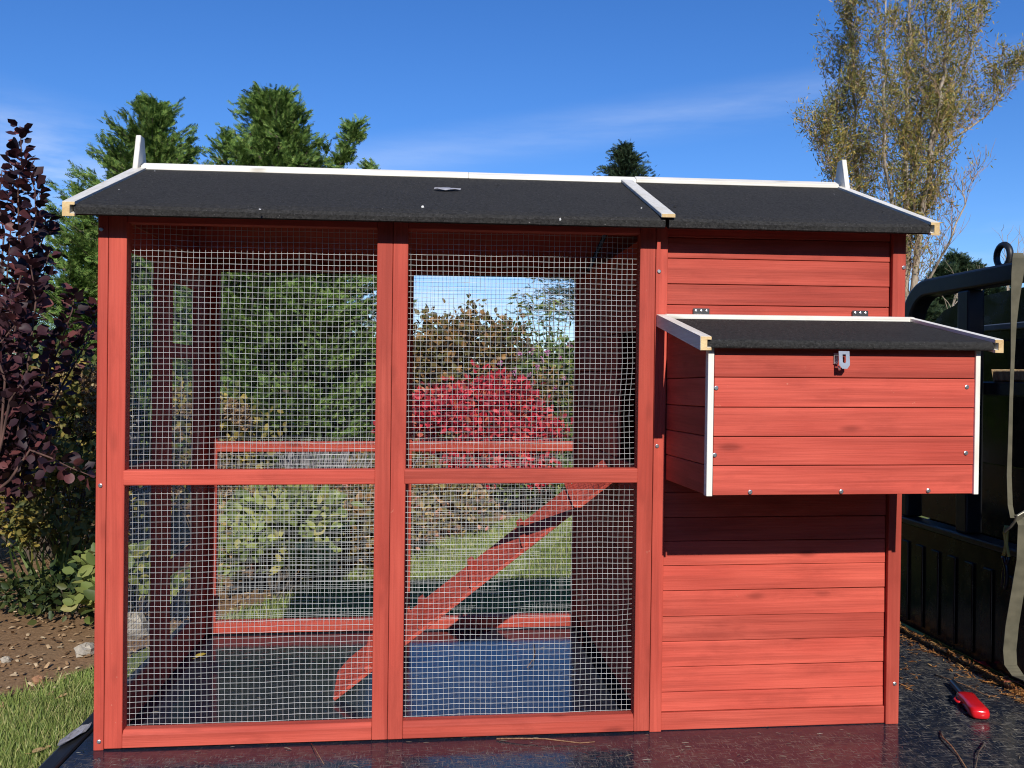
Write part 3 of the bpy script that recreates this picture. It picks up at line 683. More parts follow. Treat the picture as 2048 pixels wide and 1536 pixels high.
twig_m = bark_mat('dry twig', (.16, .08, .04), (.34, .19, .10), 90)
redtwig_m = bark_mat('red twig', (.22, .05, .03), (.42, .13, .08), 90)
def twig(label, pts, r, m, name='twig', g='twigs dropped on the truck bed'):
    P = [fl(x, y) for x, y in pts]
    for i, q in enumerate(P): q.z = r+.001+(.006*math.sin(i*2.2)**2)
    b = MB(); b.tube(P, [r*(1-.5*i/(len(P)-1)) for i in range(len(P))], 6)
    return tag(b.build(name, m, smooth=True), label, 'twig', g)
twig('long thin twig lying in front of the right mesh panel', [(993, 1480), (1040, 1483), (1090, 1485), (1160, 1489), (1190, 1488)], .0018, twig_m)
twig('curved brown twig in the near right corner of the bed', [(1880, 1466), (1886, 1482), (1903, 1500), (1917, 1515), (1932, 1540)], .0022, twig_m)
twig('straight pale twig pointing at the lighter barrel', [(1869, 1351), (1900, 1364), (1935, 1378), (1968, 1391), (2000, 1400)], .0016, twig_m)
twig('grey crooked twig nearest the lighter end', [(1966, 1488), (1966, 1498), (1957, 1512), (1951, 1540)], .0018, bark_brown)
twig('thin twig hanging from the leaf drift toward the headboard', [(1885, 1262), (1905, 1275), (1922, 1293), (1950, 1316), (1980, 1345)], .0017, redtwig_m)
twig('small bent twig inside the run near the ramp', [(1068, 1290), (1070, 1310), (1066, 1325), (1054, 1338)], .0018, twig_m)
twig('pale straw lying below the left mesh panel', [(622, 1489), (630, 1503), (648, 1536)], .001, twig_m)
for k, (q0, q1) in enumerate((((2002, 1366), (2060, 1372)), ((2000, 1357), (2060, 1362)), ((2004, 1358), (2060, 1384)))):
    twig(['lowest red stem of the bundle at the strap foot', 'upper red stem of the bundle at the strap foot', 'slanting red stem of the bundle at the strap foot'][k], [q0, ((q0[0]+q1[0])/2, (q0[1]+q1[1])/2-1), q1], .0024, redtwig_m, g='red stems at the strap foot')
twig('upright dry twig beside the red leaf', [(1978, 1317), (1983, 1330), (1995, 1345), (2022, 1362)], .0016, twig_m)
def flat_leaf(name, label, px, size, ang, m, z=.004, curl=.25, lobes=0, pt=None):
    b = MB(); p = pt or fl(px[0], px[1]); n = 14
    b.v.append((0, 0, .0))
    for i in range(n):
        q = 2*math.pi*i/n; rr = size*(.5+.12*math.cos(q))*(1+(.3*math.cos(q*lobes) if lobes else 0)); x, y = rr*math.cos(q), rr*.72*math.sin(q)
        b.v.append((x, y, curl*(abs(y)+.35*x*x/size)))
    b.f = [(0, 1+i, 1+(i+1) % n) for i in range(n)]
    b.tube([(-size*.5, 0, .0), (-size*.9, .1*size, .1*size)], .0009, 5)
    o = b.build(name, m); o.location = (p.x, p.y, p.z+z); o.rotation_euler = (random.uniform(-.1, .25), random.uniform(-.1, .1), ang)
    return tag(o, label, 'leaf')
yel = leaf_mat('yellow green leaf', [(0, (.42, .47, .12)), (1, (.50, .52, .18))], .5, .3); rdl = leaf_mat('crimson leaf', [(0, (.35, .02, .03)), (1, (.5, .04, .05))], .5, .3)
tan_l = leaf_mat('tan leaf', [(0, (.50, .30, .13)), (1, (.58, .38, .18))], .6, .2); yel2 = leaf_mat('yellow leaf', [(0, (.50, .36, .04)), (1, (.55, .42, .07))], .6, .2)
fl_ = flat_leaf('fallen_leaf', 'curled yellow green leaf against the right foot of the coop', (1826, 1248), .085, .4, yel, .022, .5); fl_.rotation_euler = (.85, .15, .2)
flat_leaf('fallen_leaf', 'crimson leaf on the leaf drift by the strap', (1972, 1337), .045, 2.0, rdl, .006, .5, 5)
flat_leaf('fallen_leaf', 'small yellow leaf in the shadow inside the run', (400, 1316), .035, 1.0, yel2, .004, .4)
for px, lab in (((75, 1501), 'tan leaf on the grass in the near left corner'), ((126, 1409), 'small orange leaf on the grass near the bark edge'), ((95, 1500-6), 'tan leaf scrap lying next to the larger leaf on the grass')):
    p = fl(px[0], px[1], -.585); p.z = gz(p.x, p.y)+.02
    flat_leaf('fallen_leaf', lab, px, .036 if px[0] == 126 else .05 if px[0] == 75 else .02, 1.0, tan_l, .008, .3, 0, p)
# litter, straw and needles on the bed
lit_m = leaf_mat('orange conifer litter', [(0, (.20, .07, .02)), (.6, (.42, .18, .05)), (1, (.55, .32, .12))], .7, .1)
P = []; 
for k in range(420):   # drift along the foot of the headboard
    t = random.random(); y = .93-t*.85; P.append((2.195-abs(random.gauss(0, .03))-.02, y, .003))
for k in range(90): P.append((random.uniform(1.80, 2.15), random.uniform(.2, .9), .002))
P = np.array(P); D = rdir(len(P)); D[:, 2] *= .2; sv, sf = FROND_V, FROND_F
P = np.repeat(P, 4, 0)+rng.normal(0, .006, (len(P)*4, 3))*np.array([1, 1, .3]); P[:, 2] = np.abs(P[:, 2])+.001; D = rdir(len(P)); D[:, 2] *= .25; v_, f_ = scatter(NARROW_V, NARROW_F, P, frames(D, np.tile([[0, 0, 1.]], (len(P), 1))+.3*rdir(len(P))), rng.uniform(.008, .026, len(P)))
tag(np_mesh('leaf_litter', v_, f_, lit_m), 'orange conifer litter drifted along the headboard foot', 'leaf litter', kind='stuff')
str_m = leaf_mat('straw specks', [(0, (.14, .12, .09)), (.7, (.30, .26, .19)), (1, (.50, .46, .38))], .7, .1)
P = np.stack([rng.uniform(-.03, 2.18, 1500), rng.uniform(-.4, .97, 1500), np.full(1500, .0015)], 1); keep = rng.random(1500) < np.where((P[:, 1] > -.01) & (P[:, 0] < 1.75), .25, 1); P = P[keep]
D = rdir(len(P)); D[:, 2] = 0; D[:, 0] += np.sign(D[:, 0])*.8
v_, f_ = scatter([(-.045, 0, 0), (.045, 0, 0), (.03, 1, .03), (-.03, 1, .03), (0, .5, .09)], [(0, 1, 4), (1, 2, 4), (2, 3, 4), (3, 0, 4)], P, frames(D, np.tile([[0, 0, 1.]], (len(P), 1))), rng.uniform(.004, .013, len(P))*rng.choice([.6, 1, 1.6], len(P)))
tag(np_mesh('straw_bits', v_, f_, str_m), 'short pale straw bits scattered over the truck bed', 'straw', kind='stuff')

# ------------------------------------------------------------------ ratchet strap on the rack
def web_mat():
    m, nt, bs = new_mat('olive webbing'); v = obj_vec(nt, False); w = nod(nt, 'ShaderNodeTexWave', wave_type='BANDS', bands_direction='Z'); w.inputs['Scale'].default_value = 130; w.inputs['Distortion'].default_value = .6
    nt.links.new(v, w.inputs['Vector']); n = noise(nt, v, 22, 4)
    c = mixc(nt, rng_node(nt, n, .3, .7), (.075, .07, .045), (.15, .135, .09)); c = mixc(nt, math_(nt, 'MULTIPLY', w.outputs['Fac'], .3), c, (.09, .085, .06))
    nt.links.new(c, bs.inputs['Base Color']); bs.inputs['Roughness'].default_value = .85; bump(nt, w.outputs['Fac'], .5, .001, bs); return m
web = web_mat()
ST = thing('ratchet_strap', 'olive webbing tie-down strap hanging from the rack ring', 'tie-down strap', (2.17, .32, 0))
def spx(px, py, X):
    dd = ray(px, py); return CAMX+dd*((X-CAMX.x)/dd.x)
SX = 2.155
up_px = [(2036, 506, .012), (2037, 516, .0155), (2035, 545, .0155), (2030, 600, .0105), (2027, 650, .007), (2025, 720, .0048), (2022, 800, .0045), (2020, 880, .0052), (2018, 950, .006), (2020, 1010, .0062), (2025, 1036, .006)]
b = MB(); pts = [spx(x, y, SX) for x, y, w in up_px]; ux = Vector((1, .03, 0)).normalized()
wv = [Vector((w, -.1*w, 0)) for x, y, w in up_px]; b.ribbon(pts, wv, .0022); b.build('webbing', web, ST)
lo_px = [(2036, 1030, .010), (2047, 1050, .014), (2045, 1120, .015), (2034, 1190, .016), (2024, 1250, .0165), (2019, 1300, .0165), (2021, 1330, .016), (2036, 1352, .015), (2060, 1362, .015)]
b = MB(); pts = [spx(x, y, SX-.005) for x, y, w in lo_px]; b.ribbon(pts, [Vector((w, -.1*w, 0)) for x, y, w in lo_px], .0024); b.build('webbing', web, ST)
q0, q1 = spx(2042, 1026, SX-.012), spx(2016, 1060, SX-.012)
b = MB(); b.ribbon([q0, (q0*2+q1)/3+Vector((0, -.006, 0)), (q0+q1*2)/3+Vector((0, -.006, 0)), q1], [Vector((.011, 0, .006))]*4, .006)
bk_ = simple('worn cam buckle steel', (.36, .34, .27), .45, .7); b.build('buckle', bk_, ST, bev=.002, seg=2)
yl = simple('yellow cord', (.52, .45, .12), .8)
LP = [spx(2012, 1052, SX-.014), spx(2009, 1066, SX-.014), spx(2012, 1085, SX-.014), spx(2011, 1098, SX-.014), spx(2007, 1112, SX-.014)]
b = MB(); b.tube(LP, .0045, 8); b.build('cord', yl, ST, smooth=True)
LP = [spx(2016, 1052, SX-.013), spx(2014, 1070, SX-.013), spx(2013, 1090, SX-.013), spx(2016, 1104, SX-.013), spx(2018, 1114, SX-.013)]
b = MB(); b.tube(LP, .0040, 8); b.build('cord', yl, ST, smooth=True)
HK = [spx(2007, 1112, SX-.014), spx(2009, 1122, SX-.014), spx(2013, 1135, SX-.014), spx(2014, 1152, SX-.014), spx(2012, 1170, SX-.014), spx(2010, 1178, SX-.014)]
b = MB(); b.tube(HK, .0052, 10); b.tube([spx(2018, 1114, SX-.013), spx(2015, 1124, SX-.013), spx(2008, 1140, SX-.013), spx(2006, 1158, SX-.013), spx(2005, 1174, SX-.013)], .0046, 10)
b.build('hook', simple('black vinyl hook', (.02, .02, .022), .25), ST, smooth=True)

# ------------------------------------------------------------------ plants
def stems_to(base, pts, r, n=5, bend=.12):
    b = MB()
    for p in pts:
        p = Vector(p); q = base+Vector((random.gauss(0, .03), random.gauss(0, .03), 0)); m1 = q.lerp(p, .5)+Vector((random.gauss(0, bend), random.gauss(0, bend), bend))*.5*(p-q).length
        b.tube([q, q.lerp(m1, .6), m1.lerp(p, .35), p], [r, r*.8, r*.55, r*.2], n)
    return b
def clumps(c, rad, n, k=.5, flat=0.):
    """clump centres in an ellipsoid, more of them near its skin"""
    d = rng.normal(size=(n, 3)); d /= np.linalg.norm(d, axis=1, keepdims=True); d[:, 2] = np.where(d[:, 2] < -.6, -d[:, 2], d[:, 2])
    rr = (k+(1-k)*rng.random(n))**.7; 
    return np.array(c)+d*rr[:, None]*np.array(rad)
def shrub(name, label, cat, base, c, rad, ncl, per, spread, leaf, size, m, stem_m, up=.2, group=None, ns=14, droop=0., k=.45, sr=.012):
    T = thing(name, label, cat, base, group)
    C = clumps(c, rad, ncl, k); N = ncl*per
    P = np.repeat(C, per, 0)+rng.normal(0, 1, (N, 3))*np.array(spread)
    P[:, 2] = np.maximum(P[:, 2], base[2]+.02)
    out = P-np.array(c); out /= np.maximum(np.linalg.norm(out, axis=1, keepdims=True), 1e-6)
    D = rdir(N)*.9+out*.7; D[:, 2] += up-droop
    nrm = rdir(N)+np.array([0, -.5, .9])
    tv, tf = leaf
    v, f = scatter(tv, tf, P, frames(D, nrm), size*rng.uniform(.6, 1.3, N))
    np_mesh('foliage', v, f, m, T)
    stems_to(Vector(base), C[rng.choice(ncl, min(ns, ncl), False)], sr).build('stem', stem_m, T)
    return T
BROAD = (LEAF_V, LEAF_F); NARROW = (NARROW_V, NARROW_F)

# conifers behind the coop
con_m = leaf_mat('cypress sprays', [(0, (.05, .11, .024)), (.5, (.12, .21, .045)), (.85, (.20, .30, .065)), (1, (.28, .34, .10))], .6, .2, .25, 1.2)
fir_m = leaf_mat('fir sprays', [(0, (.022, .045, .022)), (.6, (.04, .07, .03)), (1, (.075, .10, .045))], .6, .15, .25, 1.2)
def conifer(label, base, apex_z, rad, nb, per, fs, m, lean=(0, 0), up=.75, prof=.75, group=None, name='conifer', leaders=1, zmin=.08, trunk_r=.12, tips=None, pw=.5):
    bx_, by_, bz = base; H = apex_z-bz
    T = thing(name, label, 'tree', base, group)
    tr = MB(); top = Vector((bx_+lean[0], by_+lean[1], apex_z-.05*H)); B = Vector(base)
    tr.tube([B+(top-B)*t for t in (0, .25, .5, .75, .95)], [trunk_r, trunk_r*.8, trunk_r*.55, trunk_r*.3, .01], 8)
    Ps, Ds, Ss = [], [], []; br = MB()
    tops = [(Vector((lean[0], lean[1], 0)), 1.0)]
    for l in range(leaders-1): a = random.uniform(0, 6.28); tops.append((Vector((lean[0]+.35*rad*math.cos(a), lean[1]+.35*rad*math.sin(a), 0)), random.uniform(.86, .97)))
    for i in range(nb):
        off, hs = tops[i % len(tops)]; t = zmin+(1-zmin)*(random.random()**.85)
        o = B+Vector((off.x*t, off.y*t, H*hs*t)); az = random.uniform(0, 2*math.pi); ln = rad*max(.05, (1-t))**prof*random.uniform(.7, 1.18)+.025*rad
        dirh = Vector((math.cos(az), math.sin(az), 0)); e1_ = o+dirh*ln*.55+Vector((0, 0, ln*.15*up)); e2_ = o+dirh*ln+Vector((0, 0, ln*up*random.uniform(.5, 1.0)))
        if tips:
            tip, R_, h0 = tips[0] if i % 2 else random.choice(tips); st_ = Vector((bx_, by_, bz+(tip.z-bz)*h0)); u0 = random.random()**1.05; o = st_.lerp(tip, u0); o.x = st_.x+(tip.x-st_.x)*u0**.7; o.y = st_.y+(tip.y-st_.y)*u0**.7
            ln = R_*max(0, 1-u0)**pw*random.choice((random.uniform(.35, .8), random.uniform(.85, 1.4)))+.04; upl = up+.35*u0**3; e1_ = o+dirh*ln*.55+Vector((0, 0, ln*.2*upl)); e2_ = o+dirh*ln+Vector((0, 0, ln*upl*random.uniform(.5, 1.0)))
        br.tube([o, e1_, e2_], [.012+.01*(1-t), .008, .002], 3, False)
        k = max(4, int(per*(ln/rad+.25)))
        for j in range(k):
            u = (j+random.random())/k; u = .12+.9*u; q = (o.lerp(e1_, u/.55) if u < .55 else e1_.lerp(e2_, (u-.55)/.45)); s = fs*random.uniform(.6, 1.25)
            Ps.append(q+Vector((random.gauss(0, 1), random.gauss(0, 1), random.gauss(0, .8)))*fs*(.32 if tips else .38))
            Ds.append(dirh*1.0+Vector((random.gauss(0, .36), random.gauss(0, .36), up*.8+(.4*u0**3 if tips else 0)+random.gauss(0, .4)))); Ss.append(s)
    tr.build('trunk', bark_brown, T); br.build('branches', bark_brown, T)['kind'] = 'stuff'
    P = np.array([tuple(p) for p in Ps]); D = np.array([tuple(p) for p in Ds])
    v, f = scatter(FROND_V, FROND_F, P, frames(D, rdir(len(P))+np.array([0, 0, .8])), np.array(Ss)); np_mesh('crown', v, f, m, T); return T
G = -.51
def tp(px, py, Y): return at(px, py, Y)
conifer('bushy green cypress whose top is behind the left roof finial', (-2.45, 7.3, G), 3.55, 1.0, 980, 92, .085, con_m, (.10, 0), .45, .62, 'cypress trees behind the coop',
        tips=[(at(308, 212, 7.3), 1.15, .05), (at(236, 310, 7.3), .24, .5), (at(372, 305, 7.2), .26, .5), (at(160, 385, 7.2), .30, .4), (at(345, 330, 6.8), .5, .3), (at(270, 300, 6.9), .5, .3), (at(185, 400, 6.9), .5, .25), (at(128, 470, 7.0), .45, .2), (at(215, 370, 6.8), .5, .25), (at(130, 520, 6.7), .75, .1), (at(170, 450, 7.0), .7, .1), (at(260, 480, 6.6), .8, .1)], pw=.62)
conifer('tallest green cypress rising over the middle of the mesh run', (-.98, 7.1, G), 3.55, 1.0, 1450, 90, .085, con_m, (-.05, 0), .50, .5, 'cypress trees behind the coop',
        tips=[(at(548, 196, 7.1), 1.12, .05), (at(594, 225, 7.0), .18, .6), (at(712, 255, 7.1), .15, .45), (at(714, 252, 7.1), .12, .6), (at(690, 300, 7.0), .2, .45), (at(444, 275, 7.1), .18, .6), (at(655, 300, 6.9), .30, .4), (at(560, 250, 6.8), .4, .35), (at(475, 300, 6.9), .35, .35), (at(740, 350, 7.0), .35, .3), (at(500, 265, 6.8), .22, .5), (at(748, 336, 7.1), .16, .5), (at(610, 310, 6.7), .5, .3), (at(700, 440, 6.8), .6, .15), (at(765, 540, 6.9), .7, .1), (at(700, 560, 6.5), .7, .1), (at(640, 500, 6.3), .7, .1), (at(500, 500, 6.4), .7, .1), (at(800, 560, 7.2), .5, .2), (at(735, 480, 7.3), .75, .1), (at(690, 500, 7.5), .8, .1), (at(560, 500, 7.6), .9, .1)], pw=.62)
sx_ = at(1250, 760, 24)
conifer('small dark spruce peeking over the roof ridge', (sx_.x, 24, G), at(1250, 285, 24).z, 2.6, 900, 40, .15, fir_m, (0, 0), .10, 1.0, name='spruce_tree', tips=[(at(1250, 290, 24), 2.7, .35)], pw=.85)
for px, py, Y, rd, lab in ((1912, 506, 26, 1.7, 'far fir with the tallest tip behind the rack hoop'), (1890, 530, 24, 1.2, 'slim far fir left of the rack hoop top'), (1842, 610, 20, 1.5, 'dark fir standing just right of the coop corner post'), (1948, 525, 28, 1.5, 'far fir seen beneath the rack tube'), (1975, 560, 22, 1.8, 'broad dark fir behind the rack post'), (2052, 590, 27, 1.5, 'far fir at the right beyond the strap')):
    b_ = at(px, 760, Y); conifer(lab, (b_.x, Y, G), at(px, py, Y).z, rd, 520, 34, .22, fir_m, (0, 0), .10, .95, 'far firs beyond the truck', 'fir_tree', tips=[(at(px, py+6, Y), rd*1.5, .08)], pw=.8)

# tall poplar clump on the right
def poplar():
    Y0 = 13.0; base = at(1815, 760, Y0); T = thing('poplar_tree', 'tall thin-leaved poplar clump with pale stems right of the roof', 'tree', (base.x, Y0, G))
    B = Vector((base.x, Y0, G)); tr = MB(); tw = MB(); LPs, LDs = [], []
    def leaves(p, d, n):
        for _ in range(n): LPs.append(p+Vector((random.gauss(0, .05), random.gauss(0, .05), random.gauss(0, .065)))); LDs.append(d*.5+Vector((random.gauss(0, .7), random.gauss(0, .7), random.gauss(0, .7))))
    def twig_(p, d, ln, lv):
        pts = [p]; q = p.copy()
        for s in range(3):
            d = (d+Vector((random.gauss(0, .16), random.gauss(0, .16), .12))).normalized(); q = q+d*ln/3; pts.append(q.copy())
            if lv > .05: leaves(q, d, int(lv*random.uniform(4, 9)))
        tw.tube(pts, [.006, .004, .003, .0015], 3, False); return pts, d
    # main stems given by points on the picture's sky line, at Y0 +- 1.2
    mains = [([(1812, 640), (1815, 500), (1812, 380), (1812, 250), (1818, 120), (1822, -60), (1822, -190)], 0, .085, 1),
             ([(1818, 640), (1835, 500), (1852, 380), (1862, 290), (1880, 200), (1893, 100), (1903, -30), (1905, -180)], -.4, .085, 1),
             ([(1806, 640), (1820, 450), (1828, 360), (1838, 290), (1842, 230), (1850, 120), (1852, -20), (1850, -150)], .5, .06, 1),
             ([(1800, 650), (1760, 520), (1720, 400), (1712, 330), (1710, 240), (1708, 160), (1702, 60), (1700, 0)], .3, .06, .95),
             ([(1800, 650), (1745, 520), (1690, 420), (1668, 360), (1655, 310), (1648, 270)], -.2, .035, .8),
             ([(1820, 620), (1860, 560), (1900, 480), (1930, 410), (1925, 360)], -.6, .035, .15),
             ([(1835, 430), (1870, 310), (1920, 268), (1970, 235), (2010, 170), (2030, 140)], .2, .03, .75),
             ([(1805, 650), (1745, 540), (1690, 400), (1680, 300), (1672, 220), (1682, 120)], .7, .035, .95),
             ([(1815, 600), (1790, 450), (1770, 320), (1768, 200), (1770, 80), (1772, -60)], -.7, .05, 1),
             ([(1850, 380), (1880, 280), (1925, 160), (1950, 60), (1965, -60)], .6, .035, .9)]
    for px, dy, r0, lv in mains:
        pts = [at(x, y, Y0+dy*min(1, i/2)) for i, (x, y) in enumerate(px)]
        if px[0][1] > 590: pts = [B+Vector((random.uniform(-.25, .25), random.uniform(-.2, .2), 0))]+pts
        fine = []
        for a_, c_ in zip(pts, pts[1:]):
            for s in range(4): fine.append(a_.lerp(c_, s/4)+Vector((random.gauss(0, .015), random.gauss(0, .015), 0)))
        fine.append(pts[-1]); m_ = len(fine)
        tr.tube(fine, [r0*.85*(1-.92*(i/m_)**.8)+.005 for i in range(m_)], 7)
        for i in range(3, m_):
            f_ = i/m_
            if fine[i].z < 2.4: 
                if random.random() < .75: continue
            for _ in range(3 if lv > .3 else 2):
                az = random.uniform(0, 6.28); up_ = random.uniform(.7, 1.5); d = Vector((math.cos(az), math.sin(az), up_)).normalized(); ln = random.uniform(.35, 1.05)*(1.25-f_*.6)
                hz = min(1., max(.12, (fine[i].z-2.0)/1.6))
                pp, dd = twig_(fine[i], d, ln, lv*hz)
                for q in pp[1:]:
                    for _ in range(random.choice((1, 2))):
                        a2 = random.uniform(0, 6.28); twig_(q, (dd+Vector((math.cos(a2), math.sin(a2), .5))*.8).normalized(), ln*.45, lv*hz)
    tr.build('trunk', bark_pale, T, smooth=True); tw.build('twigs', bark_mat('poplar twigs', (.25, .15, .09), (.42, .29, .19), 20), T)['kind'] = 'stuff'
    P = np.array([tuple(p) for p in LPs]); D = np.array([tuple(p) for p in LDs])
    lm = leaf_mat('olive brown poplar leaves', [(0, (.11, .13, .035)), (.5, (.26, .25, .06)), (.8, (.42, .32, .07)), (1, (.58, .38, .09))], .4, .25, .5)
    v, f = scatter(NARROW_V, NARROW_F, P, frames(D), rng.uniform(.06, .115, len(P))); v = v.copy(); np_mesh('crown', v, f, lm, T)
    print('poplar leaves', len(P), 'twig faces', len(tw.f))
poplar()
def bare(label, px0, tips, Y, r, name='bare_sapling'):
    p0 = at(px0[0], px0[1], Y); T = thing(name, label, 'tree', (p0.x, Y, G)); b = MB(); tw = MB(); b0 = Vector((p0.x, Y, G)); b.tube([b0, p0], [r*1.2, r], 6)
    for t in tips:
        p1 = at(t[0], t[1], Y+random.uniform(-.3, .3)); m1 = p0.lerp(p1, .5)+Vector((random.gauss(0, .04), 0, .05)); b.tube([p0, m1, p1], [r*.7, r*.5, r*.15], 5)
        for k in range(5):
            s = m1.lerp(p1, random.random()); e = s+Vector((random.gauss(0, .25), random.gauss(0, .15), random.uniform(.1, .5))); tw.tube([s, s.lerp(e, .5)+Vector((.03, 0, .02)), e], [r*.25, r*.18, r*.08], 3, False)
    b.build('trunk', bark_pale, T); tw.build('twigs', bark_pale, T)
bare('pale leaning bare branches seen under the rack tube', (1885, 700), [(1968, 588), (1975, 560), (1930, 600), (1925, 560), (1905, 610)], 9, .022)
bare('slender bare sapling rising beyond the tie ring', (2020, 640), [(2003, 460), (2015, 470), (2040, 450), (2060, 440)], 16, .022)

def added_woods():  # out-of-view tree ring, added to cut low sky fill on the coop
    n = 5200; az = rng.uniform(math.radians(150), math.radians(390), n); rr = rng.uniform(27, 36, n); top = 8.2+2.2*np.sin(az*9)+1.3*np.sin(az*23+1)
    P = np.stack([rr*np.cos(az), rr*np.sin(az)-1, -.6+rng.random(n)**.8*top], 1); D = rdir(n)*.8; D[:, 2] -= .1
    v, f = scatter(FROND_V, FROND_F, P, frames(D, rdir(n)), rng.uniform(1.6, 3.4, n)); tag(np_mesh('added_woods', v, f, fir_m), 'unseen trees added behind the camera to block low sky light', 'added_woods', kind='stuff')
added_woods()
# shrubs seen through and beside the run
tan_fl = leaf_mat('dry hydrangea florets', [(0, (.13, .07, .035)), (.5, (.26, .16, .08)), (.8, (.40, .27, .14)), (1, (.50, .40, .22))], .8, .3)
hyd_lf = leaf_mat('hydrangea leaves', [(0, (.08, .10, .025)), (.5, (.17, .16, .04)), (.8, (.34, .26, .06)), (1, (.48, .36, .08))], .6, .35)
def hydrangea(label, c, rad, nh, Yb):
    base = (c[0], c[1], gz(c[0], c[1])); T = shrub('hydrangea', label, 'shrub', base, c, rad, 60, 20, (.07, .07, .06), BROAD, .050, hyd_lf, bark_brown, group='dried hydrangeas in the bed', ns=16, sr=.007)
    H = clumps((c[0], c[1]-.1, c[2]), (rad[0]*1.02, rad[1]*1.02, rad[2]*1.05), nh, .8); k = 110; N = nh*k
    d = rng.normal(size=(N, 3)); d /= np.linalg.norm(d, axis=1, keepdims=True)
    P = np.repeat(H, k, 0)+d*np.array([.042, .042, .05])*rng.uniform(.75, 1.05, (N, 1))
    v, f = scatter([(-.5, -.5, 0), (.5, -.5, .1), (.5, .5, 0), (-.5, .5, .1)], [(0, 1, 2, 3)], P, frames(d, rdir(N)), rng.uniform(.010, .020, N)); o = np_mesh('flower_heads', v, f, tan_fl, T); o['kind'] = 'stuff'
hydrangea('dried tan hydrangea just left of the coop corner', (-1.55, 3.9, .42), (.36, .35, .42), 46, 3.9)
hydrangea('dried tan hydrangea seen through the left end wall mesh', (-.85, 4.4, .22), (.34, .35, .48), 34, 4.4)
hydrangea('small dried hydrangea at the left edge of the rear mesh opening', (-.60, 4.2, .18), (.24, .25, .42), 22, 4.2)

yg = leaf_mat('yellow green leaves', [(0, (.10, .14, .04)), (.4, (.21, .27, .07)), (.8, (.32, .36, .10)), (1, (.44, .38, .12))], .5, .4)
gr = leaf_mat('mid green leaves', [(0, (.06, .10, .025)), (.5, (.13, .19, .045)), (.85, (.22, .27, .07)), (1, (.42, .40, .10))], .5, .35)
dk = leaf_mat('deep green leaves', [(0, (.025, .045, .014)), (.6, (.05, .08, .024)), (1, (.12, .13, .035))], .5, .3)
gb_ = leaf_mat('green brown leaves', [(0, (.09, .10, .03)), (.4, (.17, .14, .045)), (.75, (.30, .16, .06)), (1, (.40, .22, .07))], .5, .35)
rdm = leaf_mat('crimson leaves', [(0, (.24, .015, .025)), (.4, (.52, .028, .05)), (.8, (.74, .06, .08)), (1, (.50, .14, .06))], .45, .4)
mix_red = leaf_mat('russet meadow leaves', [(0, (.10, .10, .03)), (.35, (.22, .18, .06)), (.65, (.32, .15, .09)), (.9, (.45, .36, .12)), (1, (.60, .20, .18))], .6, .35)
def gbase(x, y): return (x, y, gz(x, y))
shrub('leafy_perennial', 'large yellow green perennial behind the rear mesh, left half', 'plant', gbase(-.15, 3.3), (-.15, 3.3, -.16), (.34, .28, .27), 50, 30, (.06, .06, .04), BROAD, .070, yg, bark_brown, ns=18, sr=.006)
shrub('leafy_perennial', 'smaller yellow green perennial behind the end wall mesh', 'plant', gbase(-.82, 2.75), (-.82, 2.75, -.26), (.22, .2, .16), 22, 22, (.05, .05, .03), BROAD, .07, yg, bark_brown, ns=10, sr=.005)
for (cx_, cy_, rx, h, lab, mm, sz) in ((-.38, 4.0, .30, .27, 'brown and green border plant left of the lavender', mix_red, .045), (.12, 4.0, .34, .25, 'mixed border plant under the lavender', gb_, .05), (.38, 4.4, .36, .24, 'russet border plant left of the middle posts', mix_red, .05), (.85, 5.3, .40, .22, 'russet border plant right of the middle posts', mix_red, .05), (-.15, 4.6, .42, .26, 'mixed olive border plant behind the yellow perennial', gb_, .05),
                                      (1.65, 6.4, .5, .26, 'low green border plant at the far end of the lawn', gr, .05), (.4, 5.6, .5, .35, 'tall olive border plant between the red bush and the run', gb_, .05)):
    shrub('border_plant', lab, 'plant', gbase(cx_, cy_), (cx_, cy_, gz(cx_, cy_)+h), (rx, rx*.8, h), 60, 30, (.06, .06, .05), BROAD, sz, mm, bark_red, ns=22, sr=.004, group='mixed border plants')
lav = leaf_mat('grey lavender stems', [(0, (.13, .125, .12)), (.6, (.24, .225, .23)), (1, (.32, .30, .30))], .8, .2)
def lavender():
    T = thing('lavender', 'grey spiky lavender clump above the rear mid rail', 'plant', gbase(-.22, 4.9)); n = 260
    P = np.stack([rng.normal(-.22, .22, n), rng.normal(4.9, .16, n), np.full(n, -.06)], 1); D = rdir(n)*.30; D[:, 2] = 1; D[:, 0] += (P[:, 0]+.22)*.9
    v, f = scatter([(-.009, 0, 0), (.009, 0, 0), (.012, .7, 0), (.004, 1, 0), (-.012, .7, 0)], [(0, 1, 2), (0, 2, 4), (4, 2, 3)], P, frames(D), rng.uniform(.26, .42, n)); np_mesh('flower_stems', v, f, lav, T)['kind'] = 'stuff'
    C = clumps((-.22, 4.9, -.22), (.38, .25, .25), 30, .4); N = 30*40; v, f = scatter(NARROW_V, NARROW_F, np.repeat(C, 40, 0)+rng.normal(0, .06, (N, 3)), frames(rdir(N, .6)), rng.uniform(.05, .09, N)); np_mesh('foliage', v, f, lav, T)
lavender()
shrub('burning_bush', 'bright crimson burning bush behind the right mesh panel', 'shrub', gbase(1.12, 6.0), (1.12, 6.0, .20), (.76, .55, .52), 110, 80, (.075, .075, .065), BROAD, .055, rdm, bark_red, ns=26, sr=.008)
shrub('brown_shrub', 'bronze leaved shrub behind the crimson bush', 'shrub', gbase(1.15, 8.6), (1.15, 8.6, .55), (1.15, .7, .95), 150, 55, (.09, .09, .09), BROAD, .075, gb_, bark_red, ns=34, sr=.012)
